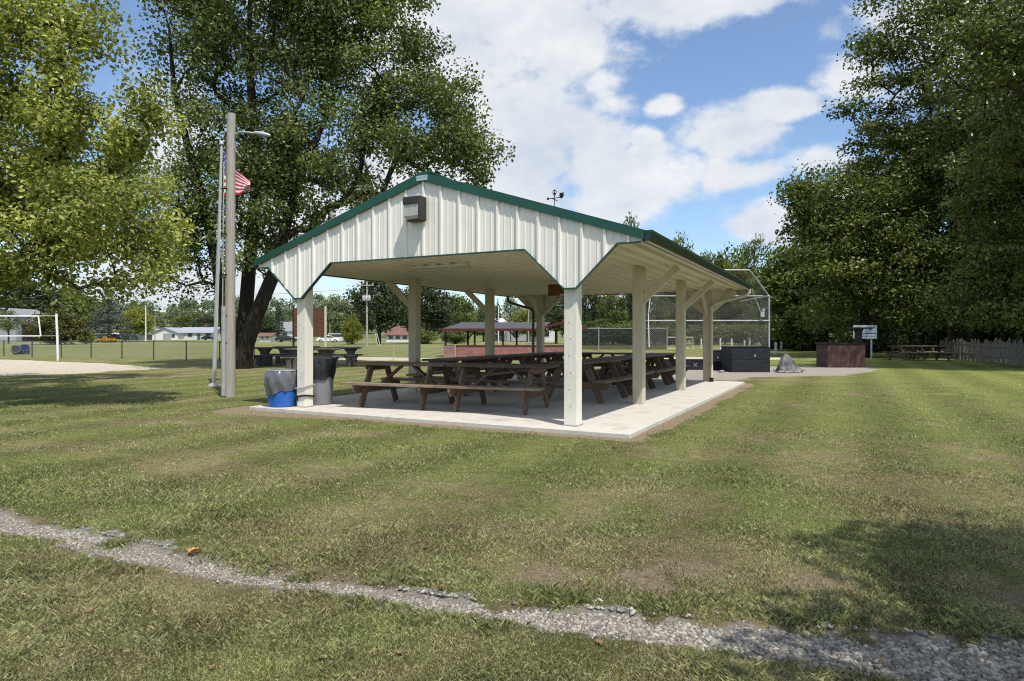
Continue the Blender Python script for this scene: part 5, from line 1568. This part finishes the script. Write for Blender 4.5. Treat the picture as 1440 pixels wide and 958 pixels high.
# old board fence under the right trees
p0 = G(1322, 502.5); p1 = G(1395, 510.5); p2 = G(1475, 517)
t = thing('board_fence', 'old fence of uneven grey upright boards under the right hand trees', 'fence', (p0[0], p0[1], 0))
rgf = random.Random(12)
groups = {0: MB(), 1: MB()}
for seg, (a, b) in enumerate(((p0, p1), (p1, p2))):
    L_ = math.hypot(b[0] - a[0], b[1] - a[1]); n = int(L_ / .17)
    ang = math.atan2(b[1] - a[1], b[0] - a[0])
    for k in range(n):
        f = (k + .5) / n; x = a[0] + (b[0] - a[0]) * f - p0[0]; y = a[1] + (b[1] - a[1]) * f - p0[1]
        hgt_ = 1.15 * (1 - .05 * f) + rgf.uniform(-.18, .12)
        m3 = Matrix.Rotation(ang, 3, 'Z') @ Matrix.Rotation(rgf.uniform(-.05, .05), 3, 'Y') @ Matrix.Rotation(rgf.uniform(-.05, .05), 3, 'X')
        if rgf.random() < .93: groups[seg].box((x, y + rgf.uniform(-.02, .02), hgt_ / 2), (rgf.uniform(.12, .16), .025, hgt_), m3)
for seg in (0, 1): groups[seg].build('boards', M_['palisade'], t)
mb = MB()
for z in (.35, .85):
    mb.bar((0, .06, z), (p1[0] - p0[0], p1[1] - p0[1] + .06, z), .04, .09); mb.bar((p1[0] - p0[0], p1[1] - p0[1] + .06, z), (p2[0] - p0[0], p2[1] - p0[1] + .06, z), .04, .09)
mb.build('rails', M_['palisade'], t)

# ------------------------------------------------------------------ HOUSES
def house(name, label, px0, px1, Yh, eave_py, ridge_py, wallm, roofm, depth=8.0, gable_front=False, wins=(), doors=(), trim='white', rz=0.0, chimney=None, garage=()):
    x0, x1 = at(px0, Yh), at(px1, Yh); w = x1 - x0; he = zat(eave_py, Yh); hr = zat(ridge_py, Yh)
    t = thing(name, label, 'house', ((x0 + x1) / 2, Yh, 0), rz)
    mb = MB()
    if gable_front: mb.prism([(-w / 2, 0), (w / 2, 0), (w / 2, he), (0, hr - .12), (-w / 2, he)], 0, depth)
    else:
        mb.box((0, depth / 2, he / 2), (w, depth, he))
    mb.build('wall', M_[wallm], t)
    mb = MB(); th = .18; ov = .5
    if gable_front:
        for s in (-1, 1):
            sl = (hr - he) / (w / 2)
            xe = s * (w / 2 + ov); ze_ = he - sl * ov
            vs = [(xe, -ov, ze_), (0, -ov, hr), (0, depth + ov, hr), (xe, depth + ov, ze_)]
            vs += [(a, b, c + th) for a, b, c in vs]
            mb.add(vs, [(0, 1, 2, 3), (7, 6, 5, 4), (0, 4, 5, 1), (1, 5, 6, 2), (2, 6, 7, 3), (3, 7, 4, 0)])
    else:
        for s in (0, 1):
            ye = -ov if s == 0 else depth + ov
            sl = (hr - he) / (depth / 2); ze_ = he - sl * ov * .3
            vs = [(-w / 2 - ov, ye, ze_), (w / 2 + ov, ye, ze_), (w / 2 + ov, depth / 2, hr), (-w / 2 - ov, depth / 2, hr)]
            vs += [(a, b, c + th) for a, b, c in vs]
            mb.add(vs, [(0, 1, 2, 3), (7, 6, 5, 4), (0, 4, 5, 1), (1, 5, 6, 2), (2, 6, 7, 3), (3, 7, 4, 0)])
    rf = mb.build('roof', M_[roofm], t)
    if not gable_front:
        mb = MB()
        for s in (-1, 1): mb.add([(s * w / 2, 0, he), (s * w / 2, depth, he), (s * w / 2, depth / 2, hr)], [(0, 1, 2)])
        mb.build('gable_end', M_[wallm], t)
    if chimney:
        mb = MB(); mb.box((chimney * w, depth / 2, hr + .4), (.7, .7, 1.3)); mb.build('chimney', M_['redroof'], rf)
    for fx, fz, ww, hh in wins:
        mb = MB(); mb.box((fx * w, -.03, fz), (ww + .2, .06, hh + .2)); f = mb.build('window', M_[trim], t)
        mb = MB(); mb.box((fx * w, -.07, fz), (ww, .03, hh)); mb.build('pane', M_['glass'], f)
    for fx, ww, hh in doors:
        mb = MB(); mb.box((fx * w, -.04, hh / 2), (ww, .08, hh)); mb.build('door', M_['bluetrim'], t)
    for fx, ww, hh in garage:
        mb = MB(); mb.box((fx * w, -.05, hh / 2), (ww, .1, hh)); mb.build('garage_door', M_['greywall'], t)
    return t
Yh = 218
house('ranch_house', 'long pale blue ranch house with a blue grey roof beyond the field', 248, 299, Yh, 468.4, 460.6, 'offwhite', 'bluegreyroof', 11, wins=((-.38, 1.7, 2.0, 1.3), (-.12, 1.7, 1.6, 1.3), (.38, 1.7, 1.8, 1.3)), doors=((.12, 1.1, 2.1),), chimney=.1)
house('garage_house', 'white gable fronted garage joined to the left end of the ranch house', 214, 250, Yh - 4, 468.2, 461.2, 'white', 'bluegreyroof', 12, True, garage=((.08, 2.6, 2.2),), wins=((.32, 1.4, .9, 1.0),), trim='bluetrim')
house('small_house', 'grey house with a dark garage opening between the spruce and the white garage', 186, 206, Yh - 2, 470.2, 463.5, 'greywall', 'greyroof', 9, True, garage=((.2, 1.6, 1.9),))
house('grey_roof_house', 'low white wing with a pale grey roof between two gables', 200, 222, Yh + 9, 469, 463.0, 'white', 'bluegreyroof', 9, wins=((.2, 1.5, 1.2, 1.0),))
house('cream_house', 'small cream house partly behind the blue grey spruce', 157, 186, 190, 470.2, 467.5, 'creamwall', 'creamwall', 7, wins=((-.2, 1.3, 1.2, 1.0), (.2, 1.3, 1.2, 1.0)))
house('white_house', 'white two storey house with a grey roof and dark porch at the far left', -14, 22, 150, 443.5, 434, 'greywall', 'greyroof', 10, True, wins=((-.25, 4.4, 1.0, 1.4), (.15, 4.4, 1.0, 1.4)))
t = house('porch_wing', 'grey roofed wing with a dark shaded porch right of the white two storey house', 20, 42, 152, 455.5, 443, 'darkpost', 'greyroof', 8)
house('white_shed', 'little white shed with a reddish roof by the road behind the leaning trunk', 364, 381, 150, 473.4, 469.2, 'white', 'redroof', 4, wins=((-.2, 1.0, .5, .6), (.2, 1.0, .5, .6)))
house('far_house', 'far white house behind trees left of the brown board', 376, 412, 215, 466, 453, 'white', 'greyroof', 9, wins=((-.2, 1.9, 1.4, 1.2), (.2, 1.9, 1.4, 1.2)))
house('red_roof_house', 'white walled house with a red brown roof seen beside the second left post', 543, 576, 145, 471.5, 459.5, 'white', 'redroof', 8, wins=((-.3, 1.1, .9, 1.0), (0, 1.1, .9, 1.0), (.3, 1.1, .9, 1.0)), chimney=-.25)
house('long_grey_house', 'long low house with a pale roof seen above the dugout roof', 690, 740, 165, 455, 448.0, 'greywall', 'offwhite', 9, wins=((-.2, 2, 1.4, 1.2), (.2, 2, 1.4, 1.2)))
house('white_gable_house', 'white gabled house seen above the right end of the dugout', 742, 784, 150, 457, 448.5, 'offwhite', 'offwhite', 10, True, wins=((-.2, 1.8, 1.0, 1.2), (.15, 1.8, 1.0, 1.2)))

# flower bed
rgo = np.random.default_rng(4)
C = np.stack([rgo.uniform(-1.7, 1.7, 60), rgo.uniform(-.6, .6, 60), rgo.uniform(.2, .7, 60)], -1)
V, Fc, tn = leaf_quads(C, .2, 24, .2, rgo)
M_['flowers'] = leaf_mat('orange_petals', (.30, .12, .01), (.85, .42, .03), .2)
t = thing('flower_bed', 'bed of orange flowers under the blue grey spruce', 'flower bed', (at(148, 124), 124, 0))
np_mesh('blossom', V, Fc, M_['flowers'], t, attrs=dict(tint=tn))
V, Fc, tn = leaf_quads(C * np.array([1, 1, .5]), .2, 16, .3, rgo); np_mesh('foliage', V, Fc, M_['leafgreen'], t, attrs=dict(tint=tn))

# cars
def car(label, px, Yc, paint, rz=0.0, van=False):
    t = thing('parked_car', label, 'car', (at(px, Yc), Yc, 0), rz)
    p = [(-2.2, .3), (2.2, .3), (2.25, .75), (1.3, .95), (.65, 1.42), (-1.1, 1.45), (-1.75, .98), (-2.25, .85)] if not van else [(-2.3, .3), (2.3, .3), (2.3, .95), (1.6, 1.1), (1.1, 1.8), (-2.2, 1.85), (-2.3, 1.0)]
    mb = MB(); mb.prism(p, -.85, .85); mb.build('body', M_[paint], t, bevel=.05)
    g = [(-1.55, 1.0), (1.1, 1.0), (.6, 1.36), (-1.05, 1.38)] if not van else [(-2.0, 1.15), (1.4, 1.15), (1.02, 1.7), (-2.0, 1.72)]
    for y0, y1 in ((-.87, -.855), (.855, .87)):
        mb = MB(); mb.prism(g, y0, y1); mb.build('window', M_['glass'], t)
    for x in (-1.4, 1.4):
        for s in (-1, 1):
            mb = MB(); mb.tube([(x, s * .72, .33), (x, s * .9, .33)], .33, 14); wh = mb.build('wheel', M_['tyre'], t)
            mb = MB(); mb.tube([(x, s * .895, .33), (x, s * .915, .33)], .19, 10); mb.build('rim', M_['galvmatte'], wh)
    return t
car('dark parked car at the right end of the ranch house', 294, 205, 'cardark')
car('dark parked car in front of the cream house beside the spruce', 167, 178, 'cardark')
car('white parked car beside the road right of the brown board', 461, 122.0 + 6, 'carwhite', .3)
car('white parked van seen right of the white car near the road', 478, 134, 'carwhite', -.2, True)
car('dark parked car by the road left of the brown board', 403, 140, 'cardark')

# ------------------------------------------------------------------ UTILITY POLES, WIRES
def upole(label, px, base_y, top_y, Yp, r=.14, arm=True, m1='polewood', cans=False, lamp=False):
    h = zat(top_y, Yp)
    t = thing('utility_pole', label, 'utility pole', (at(px, Yp), Yp, 0))
    mb = MB(); mb.tube([(0, 0, 0), (0, 0, h)], [r, r * .7], 10); mb.build('pole', M_[m1], t, smooth=True)
    if arm:
        mb = MB(); mb.box((0, -.12, h - .5), (1.9, .1, .12)); a = mb.build('crossarm', M_['polewood'], t)
        for x in (-.8, 0, .8):
            mb = MB(); mb.lathe([(.04, 0), (.06, .08), (.03, .16), (0, .18)], 8, (x, -.12, h - .44)); mb.build('insulator', M_['white'], a)
    if cans:
        for s in (-1, 0, 1):
            mb = MB(); mb.lathe([(0, 0), (.2, 0), (.22, .05), (.22, .6), (.16, .68), (0, .7)], 12, (s * .34, -.28, h * .70)); mb.build('transformer', M_['galvmatte'], t, smooth=True)
    if lamp:
        mb = MB(); mb.tube([(0, 0, h - .2), (.5, -.2, h + .05), (.9, -.3, h)], .04, 6); mb.build('lamp_arm', M_['galvmatte'], t)
    return t
upole('tall utility pole with transformers beyond the field seen under the shelter roof', 516, 487, 396, 84, .15, True, 'polewood', True)
upole('pale slim light pole right of the yellow green tree', 205, 478, 430, 160, .16, False, 'white', False, True)
upole('grey utility pole in front of the ranch house garage', 218, 478, 443, 200, .16, True)
upole('slim light pole above the dugout roof right of the third left post', 701, 478, 430, 130, .12, False, 'white', False, True)
upole('utility pole above the dugout roof next to the far left post', 743, 478, 432, 135, .15, True)
upole('short bare pole right of the brown board', 491, 480, 452, 100, .09, False)
upole('bare pole close to the right edge of the brown board', 464, 480, 454, 104, .09, False)
t = thing('guy_wire', 'guy wires with pale guards staked right of the utility pole with transformers', 'guy wire', (at(516, 84), 84, 0))
mb = MB(); 
for e in (1.35, 1.65): mb.tube([(0, 0, 6.6), (e, .4, 0)], .02, 5)
mb.build('cable', M_['wire'], t)
mb = MB()
for e in (1.35, 1.65): mb.tube([(e * .74, .3, 1.75), (e, .4, .02)], .05, 6)
mb.build('guard', M_['creamwall'], t)
for k, (h_, lab) in enumerate(((7.6, 'topmost power line crossing behind the shelter'), (5.4, 'middle power line crossing behind the shelter'), (4.4, 'lowest power line crossing behind the shelter'))):
    mb = MB(); pts = []
    for sx0, sx1 in ((-60, at(516, 84)), (at(516, 84), 22.0)):
        for i in range(17):
            f = i / 16; pts.append((sx0 + (sx1 - sx0) * f, 84.0 - .12, h_ - 1.2 * math.sin(PI * f) * (.8 + .2 * k)))
    mb.tube(pts, .018, 5); o = mb.build('power_line', M_['wire']); tag(o, lab, 'power line', 'power lines behind the shelter')

# ------------------------------------------------------------------ SKY
world = bpy.data.worlds.new('World'); SC.world = world; world.use_nodes = True
nt = world.node_tree; N = nt.nodes; L = nt.links; N.clear()
SUN_AZ, SUN_EL = R(150), R(61)
sky = N.new('ShaderNodeTexSky'); sky.sky_type = 'NISHITA'; sky.sun_disc = False
sky.sun_elevation = SUN_EL; sky.sun_rotation = SUN_AZ; sky.air_density = 1.0; sky.dust_density = .6; sky.ozone_density = 1.0
tc = N.new('ShaderNodeTexCoord'); sp = N.new('ShaderNodeSeparateXYZ'); L.new(tc.outputs['Generated'], sp.inputs[0])
def MM(op, a, b=None, c=None):
    n = N.new('ShaderNodeMath'); n.operation = op
    for i, x in enumerate((a, b, c)):
        if x is None: continue
        if isinstance(x, (int, float)): n.inputs[i].default_value = x
        else: L.new(x, n.inputs[i])
    return n.outputs[0]
az = MM('ARCTAN2', sp.outputs[0], sp.outputs[1]); el = MM('ARCSINE', sp.outputs[2])
cb = N.new('ShaderNodeCombineXYZ'); L.new(az, cb.inputs[0]); L.new(el, cb.inputs[1])
def dirpx(px, py):
    a = math.atan((px - 720) / F); e = math.atan((HZ - py) / math.hypot(F, px - 720)); return a, e
clouds = [(640, 50, 230, 120, 1.0), (760, 40, 150, 90, 1.0), (930, -5, 260, 50, 1.0), (740, 190, 140, 120, 1.0), (640, 280, 260, 110, .9), (830, 215, 70, 70, .9), (850, 130, 60, 50, .6),
          (1010, 195, 85, 42, 1.0), (940, 240, 120, 52, 1.0), (1010, 248, 80, 28, .9), (870, 285, 110, 45, .9),
          (934, 150, 32, 16, .8), (912, 194, 36, 18, .8), (1100, 148, 58, 22, 1.0), (1202, 108, 58, 38, .9), (1165, 222, 50, 26, .7), (1110, 315, 95, 40, 1.0), (1170, 290, 60, 40, .9),
          (250, 390, 260, 60, .7), (420, 330, 160, 120, .8), (1330, 60, 120, 90, .6), (250, 180, 90, 90, .5), (400, -30, 220, 80, .7), (520, 440, 200, 40, .5)]
acc = None
for px, py, rx, ry, amp in clouds:
    a, e = dirpx(px, py)
    mp = N.new('ShaderNodeMapping'); mp.vector_type = 'POINT'
    sx, sy = F / rx / (1 + math.tan(a) ** 2) ** 0, F / ry
    mp.inputs['Scale'].default_value = (sx, sy, 1); mp.inputs['Location'].default_value = (-a * sx, -e * sy, 0)
    L.new(cb.outputs[0], mp.inputs[0])
    ln = N.new('ShaderNodeVectorMath'); ln.operation = 'LENGTH'; L.new(mp.outputs[0], ln.inputs[0])
    g = MM('MULTIPLY', MM('SUBTRACT', 1.15, ln.outputs['Value']), amp)
    acc = g if acc is None else MM('MAXIMUM', acc, g)
mpn = N.new('ShaderNodeMapping'); mpn.inputs['Scale'].default_value = (1, 1.5, 1); L.new(cb.outputs[0], mpn.inputs[0])
def cn(scale, det=9, off=0.0, rough=.6):
    mo = N.new('ShaderNodeMapping'); mo.inputs['Location'].default_value = (off, off * .5, 0); L.new(mpn.outputs[0], mo.inputs[0])
    n = N.new('ShaderNodeTexNoise'); n.inputs['Scale'].default_value = scale; n.inputs['Detail'].default_value = det; n.inputs['Roughness'].default_value = rough
    L.new(mo.outputs[0], n.inputs['Vector']); return n.outputs[0]
gen = MM('MULTIPLY', MM('SUBTRACT', cn(2.2, 3, 4.0), .52), 2.2)       # scattered cloud elsewhere in the sky
outside = MM('GREATER_THAN', MM('ABSOLUTE', az), .85)
acc2 = MM('MAXIMUM', acc, MM('SUBTRACT', MM('MULTIPLY', MM('ADD', outside, MM('GREATER_THAN', el, .62)), MM('ADD', gen, 2.0)), 2.0))
dens = MM('ADD', MM('MULTIPLY', MM('MINIMUM', acc2, .8), 1.0), MM('MULTIPLY', MM('SUBTRACT', cn(9, 10), .5), 2.1))
mr = N.new('ShaderNodeMapRange'); mr.interpolation_type = 'SMOOTHSTEP'; L.new(dens, mr.inputs[0]); mr.inputs[1].default_value = .10; mr.inputs[2].default_value = .62
cov = MM('ADD', MM('MULTIPLY', mr.outputs[0], .90), MM('MULTIPLY', cn(4, 6, 2.0), .07))
cr = N.new('ShaderNodeValToRGB'); cr.color_ramp.elements[0].position = .36; cr.color_ramp.elements[0].color = (.66, .72, .80, 1)
cr.color_ramp.elements[1].position = .62; cr.color_ramp.elements[1].color = (.93, .94, .95, 1)
sh_ = MM('ADD', MM('MULTIPLY', cn(6, 6, .35), .75), MM('MULTIPLY', cn(17, 6, .2), .25)); L.new(sh_, cr.inputs[0])
bg1 = N.new('ShaderNodeBackground'); bg1.inputs[1].default_value = .15; tnt = N.new('ShaderNodeMix'); tnt.data_type = 'RGBA'; tnt.blend_type = 'MULTIPLY'; tnt.inputs[0].default_value = 1
tnt.inputs[7].default_value = (.97, 1.09, 1.20, 1); L.new(sky.outputs[0], tnt.inputs[6]); L.new(tnt.outputs[2], bg1.inputs[0])
bg2 = N.new('ShaderNodeBackground'); bg2.inputs[1].default_value = 1.0; L.new(cr.outputs[0], bg2.inputs[0])
mx = N.new('ShaderNodeMixShader'); L.new(cov, mx.inputs[0]); L.new(bg1.outputs[0], mx.inputs[1]); L.new(bg2.outputs[0], mx.inputs[2])
wo = N.new('ShaderNodeOutputWorld'); L.new(mx.outputs[0], wo.inputs[0])
world.cycles.sampling_method = 'MANUAL'; world.cycles.sample_map_resolution = 1024

sun = bpy.data.lights.new('sun', 'SUN'); sun.energy = 5.0; sun.angle = R(.55); sun.color = (1.0, .955, .88)
so = bpy.data.objects.new('sun', sun); COL.objects.link(so)
dv = Vector((math.sin(SUN_AZ) * math.cos(SUN_EL), math.cos(SUN_AZ) * math.cos(SUN_EL), math.sin(SUN_EL)))
so.rotation_euler = dv.to_track_quat('Z', 'Y').to_euler()
so.location = (10, -15, 30)

# ------------------------------------------------------------------ CAMERA
cam = bpy.data.cameras.new('camera'); co = bpy.data.objects.new('camera', cam); COL.objects.link(co)
cam.sensor_width = 36; cam.lens = F / 1440 * 36; cam.clip_start = .05; cam.clip_end = 6000
cam.shift_y = (HZ - 479.0) / 1440
co.location = (0, 0, EYE); co.rotation_euler = (PI / 2, 0, 0)
SC.camera = co
SC.view_settings.view_transform = 'Standard'; SC.view_settings.look = 'None'; SC.view_settings.exposure = 0; SC.view_settings.gamma = 1
SC.render.engine = 'CYCLES'
SC.cycles.max_bounces = 6; SC.cycles.diffuse_bounces = 3; SC.cycles.glossy_bounces = 2; SC.cycles.transmission_bounces = 3; SC.cycles.transparent_max_bounces = 10
SC.cycles.use_denoising = True; SC.cycles.denoiser = 'OPENIMAGEDENOISE'; SC.cycles.denoising_prefilter = 'NONE'; SC.cycles.pixel_filter_type = 'BLACKMAN_HARRIS'; SC.cycles.filter_width = 1.1
SC.cycles.sample_clamp_indirect = 4
